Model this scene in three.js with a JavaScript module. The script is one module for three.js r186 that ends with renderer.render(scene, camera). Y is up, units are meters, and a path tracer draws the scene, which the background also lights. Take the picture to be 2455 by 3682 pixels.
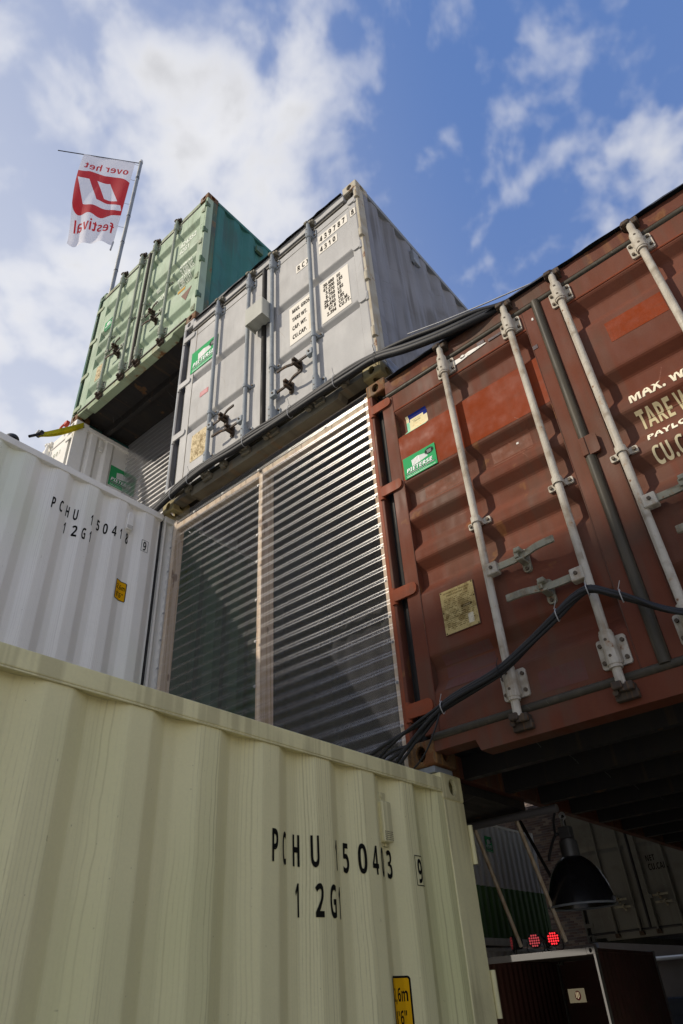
import * as THREE from 'three';
import { RoundedBoxGeometry } from 'three/addons/geometries/RoundedBoxGeometry.js';
import { mergeGeometries, toCreasedNormals } from 'three/addons/utils/BufferGeometryUtils.js';
import { Brush, Evaluator, SUBTRACTION } from 'three-bvh-csg';

// ---------- camera, sky, sun, exposure ----------
const scene = new THREE.Scene();
const camera = new THREE.PerspectiveCamera(73.99, 683 / 1024, 0.05, 900);
camera.position.set(1.734, 1.7315, 2.7677);
{
  const m = new THREE.Matrix4().makeBasis(new THREE.Vector3(0.75843, -0.05785, -0.64918), new THREE.Vector3(0.42017, 0.80483, 0.41917), new THREE.Vector3(0.49824, -0.59067, 0.63472));
  camera.quaternion.setFromRotationMatrix(m);
}
const renderer = new THREE.WebGLRenderer({ antialias: true });
renderer.toneMapping = THREE.LinearToneMapping;
renderer.toneMappingExposure = 1.0;
renderer.shadowMap.enabled = true;
const SUN = new THREE.Vector3(-0.62, 0.92, 1).normalize();
const sun = new THREE.DirectionalLight(new THREE.Color().setRGB(1, 0.9, 0.75), 3.55);
sun.position.copy(SUN).multiplyScalar(60); sun.castShadow = true;
sun.shadow.mapSize.set(4096, 4096);
Object.assign(sun.shadow.camera, { left: -30, right: 30, top: 30, bottom: -30, near: 1, far: 160 });
scene.add(sun);

// hashed value noise
const h2 = (x, y, s) => { let h = Math.imul(x | 0, 374761393) ^ Math.imul(y | 0, 668265263) ^ Math.imul(s | 0, 2246822519); h = Math.imul(h ^ (h >>> 13), 1274126177); h ^= h >>> 16; return (h >>> 0) / 4294967296; };
const sm = (t) => t * t * (3 - 2 * t);
const mod = (a, n) => ((a % n) + n) % n;
function vn(x, y, s = 0, px = 0, py = 0) {
  const ix = Math.floor(x), iy = Math.floor(y), fx = sm(x - ix), fy = sm(y - iy);
  const a = px ? mod(ix, px) : ix, b = px ? mod(ix + 1, px) : ix + 1, c = py ? mod(iy, py) : iy, d = py ? mod(iy + 1, py) : iy + 1;
  const p = h2(a, c, s), q = h2(b, c, s), r = h2(a, d, s), t = h2(b, d, s);
  return p + (q - p) * fx + (r - p + (p - q - r + t) * fx) * fy;
}
function fb(x, y, s, oct, px = 0, py = 0) { let v = 0, a = 0.5, n = 0; for (let i = 0; i < oct; i++) { v += a * vn(x, y, s + i * 17, px, py); n += a; a *= 0.5; x *= 2; y *= 2; px *= 2; py *= 2; } return v / n; }
const h3 = (x, y, z) => { let h = Math.imul(x | 0, 374761393) ^ Math.imul(y | 0, 668265263) ^ Math.imul(z | 0, 1442695041); h = Math.imul(h ^ (h >>> 13), 1274126177); h ^= h >>> 16; return (h >>> 0) / 4294967296; };
function vn3(x, y, z) {
  const ix = Math.floor(x), iy = Math.floor(y), iz = Math.floor(z), fx = sm(x - ix), fy = sm(y - iy), fz = sm(z - iz);
  const L = (a, b, t) => a + (b - a) * t;
  const e = (k) => L(L(h3(ix, iy, k), h3(ix + 1, iy, k), fx), L(h3(ix, iy + 1, k), h3(ix + 1, iy + 1, k), fx), fy);
  return L(e(iz), e(iz + 1), fz);
}
const f3 = (x, y, z, o) => { let v = 0, a = 0.5, n = 0; for (let i = 0; i < o; i++) { v += a * vn3(x, y, z); n += a; a *= 0.5; const t = x * 2.03 + 7.1; x = y * 2.03 + 3.3; y = z * 2.03 + 1.7; z = t; } return v / n; };
const ss = (a, b, t) => { t = Math.min(1, Math.max(0, (t - a) / (b - a))); return t * t * (3 - 2 * t); };
let rs = 12345; const rnd = () => { rs = (Math.imul(rs, 1664525) + 1013904223) | 0; return (rs >>> 8) / 16777216; };

{ // sky: blue air, haze towards the horizon, broken cumulus and thin wisps (directions of the sky, linear light)
  const W = 3072, H = 1536, data = new Float32Array(W * H * 4);
  const blobs = [[-0.322,0.928,-0.187,0.130,0.50],[-0.307,0.942,-0.140,0.120,0.35],[-0.335,0.913,-0.233,0.100,0.35],[-0.338,0.890,-0.304,0.075,0.55],[-0.338,0.879,-0.336,0.050,0.30],[-0.416,0.906,-0.073,0.070,0.40],[-0.468,0.879,-0.088,0.100,0.40],[-0.359,0.930,-0.077,0.060,0.45],[-0.570,0.813,-0.121,0.120,0.40],[-0.605,0.780,-0.159,0.160,0.45],[-0.497,0.831,-0.252,0.120,0.30],[-0.178,0.927,-0.329,0.050,0.28],[-0.194,0.950,-0.244,0.050,0.22],[-0.098,0.944,-0.315,0.050,0.2],[0.013,0.790,-0.613,0.090,0.44],[0.029,0.851,-0.525,0.070,0.24],[0.075,0.810,-0.582,0.090,0.34],[-0.171,0.909,-0.379,0.030,0.15],[-0.087,0.929,-0.360,0.060,0.15],[-0.139,0.781,-0.609,0.060,0.3],[-0.180,0.781,-0.598,0.050,0.3],[-0.675,0.709,-0.203,0.250,0.50],[-0.654,0.697,-0.294,0.200,0.40]];
  for (let r = 0; r < H; r++) {
    const el = ((r + 0.5) / H - 0.5) * Math.PI, y = Math.sin(el), c = Math.cos(el);
    for (let q = 0; q < W; q++) {
      const az = ((q + 0.5) / W - 0.5) * 2 * Math.PI, x = Math.cos(az) * c, z = Math.sin(az) * c, o = (r * W + q) * 4;
      const near = 0.5 + 0.5 * (x * -0.95 + z * 0.3);
      const low = Math.pow(1 - Math.max(0, y), 2.2), hz = Math.min(1, low * 1.05 + 0.6 * ss(0.46, 0.84, near));
      let R = 0.112 + 0.71 * hz, G = 0.212 + 0.63 * hz, B = 0.495 + 0.405 * hz;
      if (y > -0.02) {
        const k = 1 / (Math.max(0, y) + 0.22), px = x * k, pz = z * k;
        const wx = f3(px * 5 + 3, pz * 5 + 8, 2.5, 3) - 0.5, wz = f3(px * 5 + 40, pz * 5 + 17, 6.5, 3) - 0.5, n = f3(px * 9 + wx * 0.9 + 11, pz * 9 + wz * 0.9 + 5, y * 1.2, 7), n2 = f3(px * 26 + wx * 1.5 - 4, pz * 26 + wz * 1.5 + 31, y * 3 + 9, 5);
        let b = 0;
        for (const [bx, by, bz, br, ba] of blobs) { const d = 2 - 2 * (x * bx + y * by + z * bz); if (d < br * br * 6) b += ba * Math.exp(-d / (br * br)); }
        b = Math.min(b, 0.62);
        const cov = (n - 0.5) * 2.5 + (n2 - 0.5) * 1.0 - 0.2 + b * 0.5 + 0.1 * low + 0.1 * (near - 0.5);
        const den = ss(0.0, 0.9, cov) * 0.97, veil = ss(-0.4, 0.4, cov + (n2 - 0.5) * 0.9) * 0.42;
        const a = Math.min(1, den + veil * (1 - den));
        const lit = (0.9 - 0.3 * (n2 - 0.42) * ss(0.3, 1.1, cov) - 0.1 * ss(0.5, 1.3, cov)) * (0.82 + 0.18 * near);
        R += (lit * 1.0 - R) * a; G += (lit * 1.005 - G) * a; B += (lit * 1.045 - B) * a;
      } 
      if (y < 0) { const g = ss(0, -0.1, y); R += (0.2 - R) * g; G += (0.19 - G) * g; B += (0.18 - B) * g; }
      data[o] = R; data[o + 1] = G; data[o + 2] = B; data[o + 3] = 1;
    }
  }
  const t = new THREE.DataTexture(data, W, H, THREE.RGBAFormat, THREE.FloatType);
  t.mapping = THREE.EquirectangularReflectionMapping; t.magFilter = THREE.LinearFilter; t.minFilter = THREE.LinearFilter; t.needsUpdate = true;
  scene.background = t; scene.environment = t;
}

// ---------- textures and materials (uv in metres) ----------
const s8 = (v) => { v = Math.min(1, Math.max(0, v)); return Math.round(255 * (v <= 0.0031308 ? 12.92 * v : 1.055 * Math.pow(v, 1 / 2.4) - 0.055)); };
function colorTex(w, h, mw, mh, fn) { // fn(u01, v01) -> linear rgb, tile mw x mh metres
  const d = new Uint8Array(w * h * 4);
  for (let j = 0, o = 0; j < h; j++) for (let i = 0; i < w; i++, o += 4) { const c = fn((i + 0.5) / w, (j + 0.5) / h); d[o] = s8(c[0]); d[o + 1] = s8(c[1]); d[o + 2] = s8(c[2]); d[o + 3] = 255; }
  const t = new THREE.DataTexture(d, w, h); t.colorSpace = THREE.SRGBColorSpace; return setup(t, mw, mh);
}
function setup(t, mw, mh) { t.wrapS = t.wrapT = THREE.RepeatWrapping; t.repeat.set(1 / mw, 1 / mh); t.magFilter = THREE.LinearFilter; t.minFilter = THREE.LinearMipmapLinearFilter; t.generateMipmaps = true; t.needsUpdate = true; return t; }
function grayTex(w, h, mw, mh, fn) {
  const d = new Uint8Array(w * h * 4);
  for (let j = 0, o = 0; j < h; j++) for (let i = 0; i < w; i++, o += 4) { d[o] = d[o + 1] = d[o + 2] = Math.round(255 * Math.min(1, Math.max(0, fn((i + 0.5) / w, (j + 0.5) / h)))); d[o + 3] = 255; }
  return setup(new THREE.DataTexture(d, w, h), mw, mh);
}
const peel = grayTex(640, 640, 1.3, 1.3, (u, v) => 0.55 * fb(u * 5, v * 5, 5, 3, 5, 5) + 0.3 * fb(u * 24, v * 24, 9, 2, 24, 24) + 0.15 * vn(u * 230, v * 230, 3, 230, 230));
const rough = grayTex(512, 512, 1.9, 1.9, (u, v) => 0.72 + 0.5 * (fb(u * 8, v * 5, 21, 4, 8, 5) - 0.5) + 0.25 * (fb(u * 60, v * 14, 22, 2, 60, 14) - 0.5));
const mix = (a, b, t) => [a[0] + (b[0] - a[0]) * t, a[1] + (b[1] - a[1]) * t, a[2] + (b[2] - a[2]) * t];
const RUST = [0.16, 0.06, 0.022], RUST2 = [0.34, 0.17, 0.05];
// weathered paint: tone drift, dirt streaks running down, speckle, rust spots, scratches
function paint(base, o = {}) {
  const { dirt = 0.25, dirtCol = [0.09, 0.075, 0.055], rust = 0, tone = 0.1, streak = 0.2, seed = 1, res = 640, size = 2.1, scratch = 14, scratchCol = mix(base, [0.6, 0.58, 0.55], 0.4), rough: rg = 0.95, metal = 0, bump = 0.0014, fade = null, peelRust = 0 } = o;
  const sc = new Float32Array(res * res);
  rs = seed * 7919 + 3;
  for (let k = 0; k < scratch; k++) {
    let x = rnd() * res, y = rnd() * res; const a = rnd() * 6.28, l = (0.02 + rnd() * 0.1) * res, cv = (rnd() - 0.5) * 0.03; let t = a;
    for (let i = 0; i < l; i++) { sc[mod(Math.round(y), res) * res + mod(Math.round(x), res)] = 0.25 + 0.5 * vn(i * 0.2, k, 3); x += Math.cos(t); y += Math.sin(t); t += cv; }
  }
  const map = colorTex(res, res, size, size, (u, v) => {
    let c = base;
    if (fade) c = mix(c, fade, ss(0.42, 0.68, fb(u * 4, v * 4, seed + 70, 4, 4, 4)));
    const t = 1 + tone * 2 * (fb(u * 5, v * 5, seed, 4, 5, 5) - 0.5) + 0.05 * (vn(u * 210, v * 210, seed + 2, 210, 210) - 0.5);
    c = [c[0] * t, c[1] * t, c[2] * t];
    const st = fb(u * 46, v * 2, seed + 5, 3, 46, 2) * fb(u * 6, v * 3, seed + 8, 2, 6, 3) * 2;
    c = mix(c, dirtCol, streak * ss(0.5, 0.95, st));
    c = mix(c, dirtCol, dirt * ss(0.5, 0.85, fb(u * 7, v * 9, seed + 11, 5, 7, 9)));
    if (rust > 0) {
      const r = 0.6 * fb(u * 26, v * 20, seed + 31, 5, 26, 20) + 0.4 * fb(u * 6, v * 5, seed + 37, 3, 6, 5), thr = 0.8 - 0.27 * rust;
      c = mix(c, RUST2, 0.28 * ss(thr - 0.06, thr, r)); c = mix(c, RUST, 0.85 * ss(thr, thr + 0.06, r));
      const run = fb(u * 40, v * 2, seed + 41, 3, 40, 2); c = mix(c, RUST2, 0.5 * rust * ss(0.62, 0.8, run));
    }
    const s = sc[Math.min(res - 1, Math.floor(v * res)) * res + Math.min(res - 1, Math.floor(u * res))];
    return s > 0 ? mix(c, scratchCol, s) : c;
  });
  return new THREE.MeshPhysicalMaterial({ map, bumpMap: peel, bumpScale: bump, roughness: rg, roughnessMap: rough, metalness: metal, specularIntensity: 0.3 });
}
const plain = (r, g, b, ro = 0.6, me = 0) => { const m = new THREE.MeshStandardMaterial({ roughness: ro, metalness: me, bumpMap: peel, bumpScale: 0.0015 }); m.color.setRGB(r, g, b); return m; };

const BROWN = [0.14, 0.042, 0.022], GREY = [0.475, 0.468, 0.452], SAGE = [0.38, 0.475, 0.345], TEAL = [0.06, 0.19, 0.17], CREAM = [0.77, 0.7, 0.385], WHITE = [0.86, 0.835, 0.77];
// cream wall: fine drip lines run down the outer ribs and rail
function dripPaint(base, seed, amt, ribPhase) {
  const map = colorTex(1400, 1000, 3.0, 2.6, (u, v) => {
    const z = u * 3, y = v * 2.6;
    const t = 1 + 0.1 * (fb(u * 6, v * 5, seed, 4) - 0.5) + 0.04 * (vn(u * 700, v * 600, seed + 2) - 0.5);
    let c = [base[0] * t, base[1] * t, base[2] * t];
    c = mix(c, [base[0] * 0.86, base[1] * 0.93, base[2] * 0.8], 0.7 * ss(0.45, 0.75, fb(u * 3.5, v * 2.2, seed + 40, 4)));
    const wob = 0.008 * (fb(y * 9, z * 3, seed + 4, 3) - 0.5) + 0.012 * (vn(y * 2.3, z * 5, seed + 6) - 0.5) + 0.03 * vn(z * 14, 3, seed + 12);
    const f = mod(z + wob, 0.0125) / 0.0125, id = Math.floor((z + wob) / 0.0125);
    const line = ss(0.24, 0.05, Math.abs(f - 0.5) + 0.17 * h2(id, 7, seed)) * (0.4 + 0.6 * h2(id, Math.floor(y * 3 + h2(id, 1, 1) * 5), seed + 3));
    const ph = mod(z - ribPhase, 0.2695), on = ss(-0.01, 0.03, ph) * ss(0.2, 0.12, ph);
    c = mix(c, [base[0] * 0.42, base[1] * 0.38, base[2] * 0.36], amt * 1.3 * line * (0.22 + 0.78 * on) * ss(0.34, 0.72, fb(u * 22, v * 2.6, seed + 9, 3) + 0.08));
    c = mix(c, [0.2, 0.17, 0.1], 0.6 * ss(0.982, 0.992, vn(u * 300, v * 260, seed + 20)));
    return c;
  });
  return new THREE.MeshPhysicalMaterial({ map, bumpMap: peel, bumpScale: 0.0015, roughness: 0.8, roughnessMap: rough, specularIntensity: 0.4 });
}
const M = {
  brown: paint(BROWN, { seed: 3, dirt: 0.35, streak: 0.25, tone: 0.16, rust: 0.03, fade: [0.152, 0.052, 0.03], scratch: 14, scratchCol: [0.3, 0.14, 0.1] }),
  brownDirty: paint([0.13, 0.046, 0.028], { seed: 4, dirt: 0.6, streak: 0.5, rust: 0.5, scratch: 8, scratchCol: [0.35, 0.25, 0.2] }),
  orange: paint([0.225, 0.037, 0.006], { seed: 5, dirt: 0.12, streak: 0.05, tone: 0.06, scratch: 3 }),
  brownOld: paint([0.13, 0.055, 0.045], { seed: 6, dirt: 0.3, tone: 0.1, scratch: 4 }),
  brownPale: paint([0.18, 0.07, 0.042], { seed: 16, dirt: 0.25, tone: 0.1, scratch: 4 }),
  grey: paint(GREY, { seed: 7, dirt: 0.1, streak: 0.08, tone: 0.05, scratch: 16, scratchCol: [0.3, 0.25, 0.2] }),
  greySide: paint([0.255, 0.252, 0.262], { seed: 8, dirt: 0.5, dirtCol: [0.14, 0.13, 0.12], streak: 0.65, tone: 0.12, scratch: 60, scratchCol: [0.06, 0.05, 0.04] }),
  greyTrim: paint([0.27, 0.29, 0.31], { seed: 9, dirt: 0.2, streak: 0.1, rough: 0.7 }),
  greyDirty: paint([0.22, 0.2, 0.15], { seed: 10, dirt: 0.6, streak: 0.5, rust: 0.4 }),
  greyRust: paint([0.46, 0.42, 0.33], { seed: 31, dirt: 0.4, dirtCol: [0.3, 0.2, 0.07], streak: 0.5, rust: 0.45, size: 1.1 }),
  sage: paint(SAGE, { seed: 11, dirt: 0.2, streak: 0.12, tone: 0.08, rust: 0.08 }),
  sageDirty: paint([0.33, 0.4, 0.26], { seed: 12, dirt: 0.45, streak: 0.4, rust: 0.42 }),
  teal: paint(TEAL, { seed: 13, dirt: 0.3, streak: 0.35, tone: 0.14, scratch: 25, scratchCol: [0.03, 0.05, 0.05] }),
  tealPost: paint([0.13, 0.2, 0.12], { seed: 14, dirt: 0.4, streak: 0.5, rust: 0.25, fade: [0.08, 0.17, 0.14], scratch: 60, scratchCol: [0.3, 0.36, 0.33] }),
  rust: paint([0.15, 0.085, 0.04], { seed: 15, dirt: 0.5, dirtCol: [0.05, 0.035, 0.025], rust: 0.9, size: 0.7, bump: 0.012, rough: 0.95 }),
  yellowed: paint([0.4, 0.33, 0.16], { seed: 17, dirt: 0.5, dirtCol: [0.12, 0.09, 0.04], rust: 0.4, size: 0.8 }),
  cream: dripPaint(CREAM, 19, 0.5, 0.13),
  creamPlain: paint(CREAM, { seed: 20, dirt: 0.2, dirtCol: [0.35, 0.3, 0.16], streak: 0.45, size: 1.2, scratch: 2, rough: 0.7 }),
  white: dripPaint(WHITE, 29, 0.3, 0.01),
  whitePlain: paint(WHITE, { seed: 24, dirt: 0.12, dirtCol: [0.4, 0.37, 0.3], streak: 0.18, scratch: 4, rough: 0.7 }),
  rodC: paint([0.52, 0.48, 0.4], { seed: 25, dirt: 0.55, dirtCol: [0.16, 0.11, 0.06], streak: 0.3, rust: 0.28, size: 0.6, bump: 0.006 }),
  rodD: paint([0.3, 0.33, 0.35], { seed: 26, dirt: 0.25, streak: 0.1, size: 0.6 }),
  rodF: paint([0.3, 0.34, 0.27], { seed: 27, dirt: 0.5, dirtCol: [0.12, 0.1, 0.06], rust: 0.25, size: 0.6 }),
  steel: paint([0.3, 0.29, 0.22], { seed: 28, dirt: 0.7, dirtCol: [0.1, 0.07, 0.04], rust: 0.3, size: 0.35, bump: 0.006 }),
  rubber: paint([0.022, 0.021, 0.02], { seed: 32, dirt: 0.4, dirtCol: [0.05, 0.042, 0.03], size: 0.9, rough: 0.9, scratch: 2 }),
  rubberDust: paint([0.06, 0.053, 0.04], { seed: 33, dirt: 0.6, dirtCol: [0.12, 0.1, 0.07], streak: 0.4, size: 0.9, rough: 0.65 }),
  black: plain(0.014, 0.014, 0.015, 0.5), cable: plain(0.013, 0.013, 0.014, 0.62), under: paint([0.035, 0.032, 0.03], { seed: 34, dirt: 0.4, dirtCol: [0.06, 0.045, 0.03], rust: 0.15, rough: 1 }),
  cam: paint([0.06, 0.045, 0.035], { seed: 35, dirt: 0.5, rust: 0.5, size: 0.4 }),
  hinge: paint([0.26, 0.065, 0.028], { seed: 36, dirt: 0.35, streak: 0.2, size: 0.8 }),
  bolt: plain(0.1, 0.075, 0.05, 0.7, 0.3), tie: plain(0.45, 0.45, 0.45, 0.4), roof: plain(0.18, 0.17, 0.16, 0.8), tarp: plain(0.02, 0.02, 0.022, 0.5),
};
M.wood = (() => {
  const map = colorTex(256, 1024, 0.3, 2.4, (u, v) => {
    const g = fb(u * 26 + 3 * fb(v * 4, u * 2, 3, 2), v * 5, 61, 4), k = ss(0.8, 0.84, fb(u * 8, v * 14, 66, 2));
    return mix(mix([0.74, 0.6, 0.43], [0.6, 0.44, 0.27], ss(0.35, 0.7, g)), [0.2, 0.1, 0.05], k * 0.7);
  });
  return new THREE.MeshStandardMaterial({ map, roughness: 0.75, bumpMap: peel, bumpScale: 0.002 });
})();

// ---------- geometry helpers ----------
function uvm(g) { // uv in metres from the dominant axis of each face
  g = g.index ? g.toNonIndexed() : g;
  if (!g.attributes.normal) g.computeVertexNormals();
  for (const k of Object.keys(g.attributes)) if (!['position', 'normal', 'uv'].includes(k)) g.deleteAttribute(k);
  const p = g.attributes.position, uv = new Float32Array(p.count * 2), a = new THREE.Vector3(), b = new THREE.Vector3(), c = new THREE.Vector3();
  for (let i = 0; i < p.count; i += 3) {
    a.fromBufferAttribute(p, i); b.fromBufferAttribute(p, i + 1); c.fromBufferAttribute(p, i + 2);
    const n = b.clone().sub(a).cross(c.clone().sub(a)), x = Math.abs(n.x), y = Math.abs(n.y), z = Math.abs(n.z);
    [a, b, c].forEach((v, k) => { const o = (i + k) * 2; if (x >= y && x >= z) { uv[o] = v.z; uv[o + 1] = v.y; } else if (z >= y) { uv[o] = v.x; uv[o + 1] = v.y; } else { uv[o] = v.x; uv[o + 1] = v.z; } });
  }
  g.setAttribute('uv', new THREE.BufferAttribute(uv, 2)); return g;
}
const used = new Map();
function numbered(n) { const k = used.get(n) ?? 0; used.set(n, k + 1); return k ? n + '_' + String(k).padStart(3, '0') : n; }
function part(name, geos, mat, parent, opt = {}) {
  const list = [].concat(geos); let g = list.length > 1 ? mergeGeometries(list.map(uvm)) : uvm(list[0]);
  const m = new THREE.Mesh(g, mat); m.name = parent ? name : numbered(name); m.castShadow = m.receiveShadow = true;
  (parent ?? scene).add(m); if (opt.label) m.userData.label = opt.label; if (opt.kind) m.userData.kind = opt.kind; return m;
}
function raw(name, g, mat, parent, label) { const m = new THREE.Mesh(g, mat); m.name = parent ? name : numbered(name); m.castShadow = m.receiveShadow = true; (parent ?? scene).add(m); if (label) m.userData.label = label; return m; }
function thing(name, label, category, pos = [0, 0, 0], turn = 0, group) { const o = new THREE.Group(); o.name = numbered(name); o.position.set(...pos); o.rotation.y = turn; o.userData = { label, category }; if (group) o.userData.group = group; scene.add(o); return o; }
function tag(o, label, category, group) { o.userData.label = label; o.userData.category = category; if (group) o.userData.group = group; return o; }
const bx = (x0, x1, y0, y1, z0, z1) => { const g = new THREE.BoxGeometry(Math.abs(x1 - x0), Math.abs(y1 - y0), Math.abs(z1 - z0)); g.translate((x0 + x1) / 2, (y0 + y1) / 2, (z0 + z1) / 2); return g; };
const rb = (x0, x1, y0, y1, z0, z1, r = 0.004, s = 1) => { const w = Math.abs(x1 - x0), h = Math.abs(y1 - y0), d = Math.abs(z1 - z0), g = new RoundedBoxGeometry(w, h, d, s, Math.min(r, w / 2.01, h / 2.01, d / 2.01)); g.translate((x0 + x1) / 2, (y0 + y1) / 2, (z0 + z1) / 2); return g; };
const Y = new THREE.Vector3(0, 1, 0), v3 = (a) => new THREE.Vector3(...a);
function cyl(p, q, r, seg = 14, r2 = r) { const a = v3(p), b = v3(q), d = b.clone().sub(a), g = new THREE.CylinderGeometry(r2, r, d.length(), seg); g.applyQuaternion(new THREE.Quaternion().setFromUnitVectors(Y, d.normalize())); g.translate((a.x + b.x) / 2, (a.y + b.y) / 2, (a.z + b.z) / 2); return g; }
const tube = (pts, r, n = 60, seg = 10, closed = false) => new THREE.TubeGeometry(new THREE.CatmullRomCurve3(pts.map(v3), closed, 'centripetal'), n, r, seg, closed);
function extr(pts, depth, holes = [], bevel = 0) { const s = new THREE.Shape(pts.map((p) => new THREE.Vector2(...p))); for (const h of holes) s.holes.push(new THREE.Path(h.map((p) => new THREE.Vector2(...p)))); return new THREE.ExtrudeGeometry(s, { depth, bevelEnabled: bevel > 0, bevelSize: bevel, bevelThickness: bevel, bevelSegments: 2, curveSegments: 10 }); }
// bend corners of a polyline [s, t] with a small radius
function rounded(pl, r) { const o = [pl[0]]; for (let i = 1; i < pl.length - 1; i++) { const [a, b, c] = [pl[i - 1], pl[i], pl[i + 1]]; const e = (p) => { const d = Math.hypot(p[0] - b[0], p[1] - b[1]), k = Math.min(r / d, 0.45); return [b[0] + (p[0] - b[0]) * k, b[1] + (p[1] - b[1]) * k]; }; const A = e(a), C = e(c); o.push(A, [0.25 * A[0] + 0.5 * b[0] + 0.25 * C[0], 0.25 * A[1] + 0.5 * b[1] + 0.25 * C[1]], C); } o.push(pl[pl.length - 1]); return o; }
// sheet swept between two lines: pts are [x,y,z] rows at both ends
function strip(a, b, flip = false, n = 1, move = null, crease = 0.1) {
  const p = [], idx = [], row = a.length;
  for (let k = 0; k <= n; k++) for (let i = 0; i < row; i++) p.push(a[i][0] + (b[i][0] - a[i][0]) * k / n, a[i][1] + (b[i][1] - a[i][1]) * k / n, a[i][2] + (b[i][2] - a[i][2]) * k / n);
  for (let k = 0; k < n; k++) for (let i = 0; i < row - 1; i++) { const q = k * row + i, t = [q, q + 1, q + row, q + 1, q + row + 1, q + row]; idx.push(...(flip ? [t[0], t[2], t[1], t[3], t[5], t[4]] : t)); }
  const g = new THREE.BufferGeometry(); g.setAttribute('position', new THREE.Float32BufferAttribute(p, 3)); g.setIndex(idx); if (move) { const q = g.attributes.position; for (let i = 0; i < q.count; i++) { const m = move(q.getX(i), q.getY(i), q.getZ(i)); q.setXYZ(i, m[0], m[1], m[2]); } } g.computeVertexNormals(); return toCreasedNormals(g, crease);
}
const dent = (x, y, seed, a) => a * 2 * (0.7 * fb(x * 2.3, y * 1.7, seed, 2) + 0.3 * vn(x * 7, y * 6, seed + 5) - 0.5);
const dense = (pl, max) => { const o = [pl[0]]; for (let i = 1; i < pl.length; i++) { const [a, b] = [pl[i - 1], pl[i]], n = Math.max(1, Math.ceil(Math.hypot(b[0] - a[0], b[1] - a[1]) / max)); for (let k = 1; k <= n; k++) o.push([a[0] + (b[0] - a[0]) * k / n, a[1] + (b[1] - a[1]) * k / n]); } return o; };
// printed decal lying on a surface: at(s, t) -> [x,y,z] with s right 0..1 and t up 0..1
function decal(name, canvas, at, ns, ts, parent, label, ro = 0.9) {
  const p = [], uv = [], idx = [];
  for (const t of ts) for (let i = 0; i <= ns; i++) { p.push(...at(i / ns, t)); uv.push(i / ns, t); }
  for (let k = 0; k < ts.length - 1; k++) for (let i = 0; i < ns; i++) { const q = k * (ns + 1) + i; idx.push(q, q + 1, q + ns + 1, q + 1, q + ns + 2, q + ns + 1); }
  const g = new THREE.BufferGeometry(); g.setAttribute('position', new THREE.Float32BufferAttribute(p, 3)); g.setAttribute('uv', new THREE.Float32BufferAttribute(uv, 2)); g.setIndex(idx); g.computeVertexNormals();
  let mat = canvas;
  if (!canvas.isMaterial) { const t = new THREE.CanvasTexture(canvas); t.colorSpace = THREE.SRGBColorSpace; t.magFilter = THREE.LinearFilter; mat = new THREE.MeshPhysicalMaterial({ map: t, transparent: true, roughness: ro, specularIntensity: 0.3, side: THREE.DoubleSide }); }
  return raw(name, g, mat, parent, label);
}
const cv = (w, h) => { const c = document.createElement('canvas'); c.width = w; c.height = h; return [c, c.getContext('2d')]; };
// text squeezed to a given width: x,y = lower left in px, h = cap height px
function text(c, s, x, y, h, w, font = 'bold', fam = 'sans-serif') { c.font = `${font} ${h / 0.714}px ${fam}`; const k = w ? w / c.measureText(s).width : 0.8; c.save(); c.translate(x, y); c.scale(k, 1); c.fillText(s, 0, 0); if (c.heavy) { c.strokeStyle = c.fillStyle; c.lineWidth = c.heavy; c.lineJoin = 'round'; c.strokeText(s, 0, 0); } c.restore(); }
function wear(c, w, h, n, seed, max = 3) { rs = seed; c.save(); c.globalCompositeOperation = 'destination-out'; for (let i = 0; i < n; i++) { c.globalAlpha = 0.3 + rnd() * 0.7; c.beginPath(); c.ellipse(rnd() * w, rnd() * h, rnd() * max, rnd() * max * 1.6, rnd() * 3, 0, 7); c.fill(); } c.restore(); }

// ---------- shipping containers ----------
const CW = 2.438, CH = 2.591;
const castingGeo = (() => {
  const ev = new Evaluator(); ev.attributes = ['position', 'normal'];
  const br = (g) => { for (const k of Object.keys(g.attributes)) if (!['position', 'normal'].includes(k)) g.deleteAttribute(k); const b = new Brush(g); b.updateMatrixWorld(); return b; };
  const oval = (w, h, d) => { const s = new THREE.Shape(); s.absellipse(0, 0, w / 2, h / 2, 0, Math.PI * 2, false); const g = new THREE.ExtrudeGeometry(s, { depth: d, bevelEnabled: false, curveSegments: 14 }); g.translate(0, 0, -d / 2); return g; };
  let b = br(rb(0, 0.162, 0, 0.118, 0, -0.178, 0.012, 2));
  b = ev.evaluate(b, br(bx(0.02, 0.142, 0.022, 0.096, -0.02, -0.158)), SUBTRACTION);
  const f = oval(0.056, 0.074, 0.1); f.translate(0.081, 0.059, 0); b = ev.evaluate(b, br(f), SUBTRACTION);
  const s = oval(0.062, 0.078, 0.4); s.rotateY(Math.PI / 2); s.translate(0.081, 0.059, -0.089); b = ev.evaluate(b, br(s), SUBTRACTION);
  const t = oval(0.063, 0.124, 0.3); t.rotateX(Math.PI / 2); t.translate(0.081, 0.059, -0.089); b = ev.evaluate(b, br(t), SUBTRACTION);
  return toCreasedNormals(b.geometry.index ? b.geometry.toNonIndexed() : b.geometry, 0.5);
})();
uvm(castingGeo);
function castings(g, L, W, H, mats, which = 'all') {
  const list = [[0, 0, 0, 'bl'], [W - 0.162, 0, 0, 'br'], [0, H - 0.118, 0, 'tl'], [W - 0.162, H - 0.118, 0, 'tr']];
  for (const [x, y, , k] of list) { const m = raw('corner_casting', castingGeo, mats[k] ?? mats.all, g); m.position.set(x, y, 0.0); }
  if (which === 'all') for (const [x, y] of list) { const m = raw('corner_casting', castingGeo, mats.all, g); m.position.set(x, y, -L + 0.178); }
}
const RIB = 0.2695;
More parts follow.
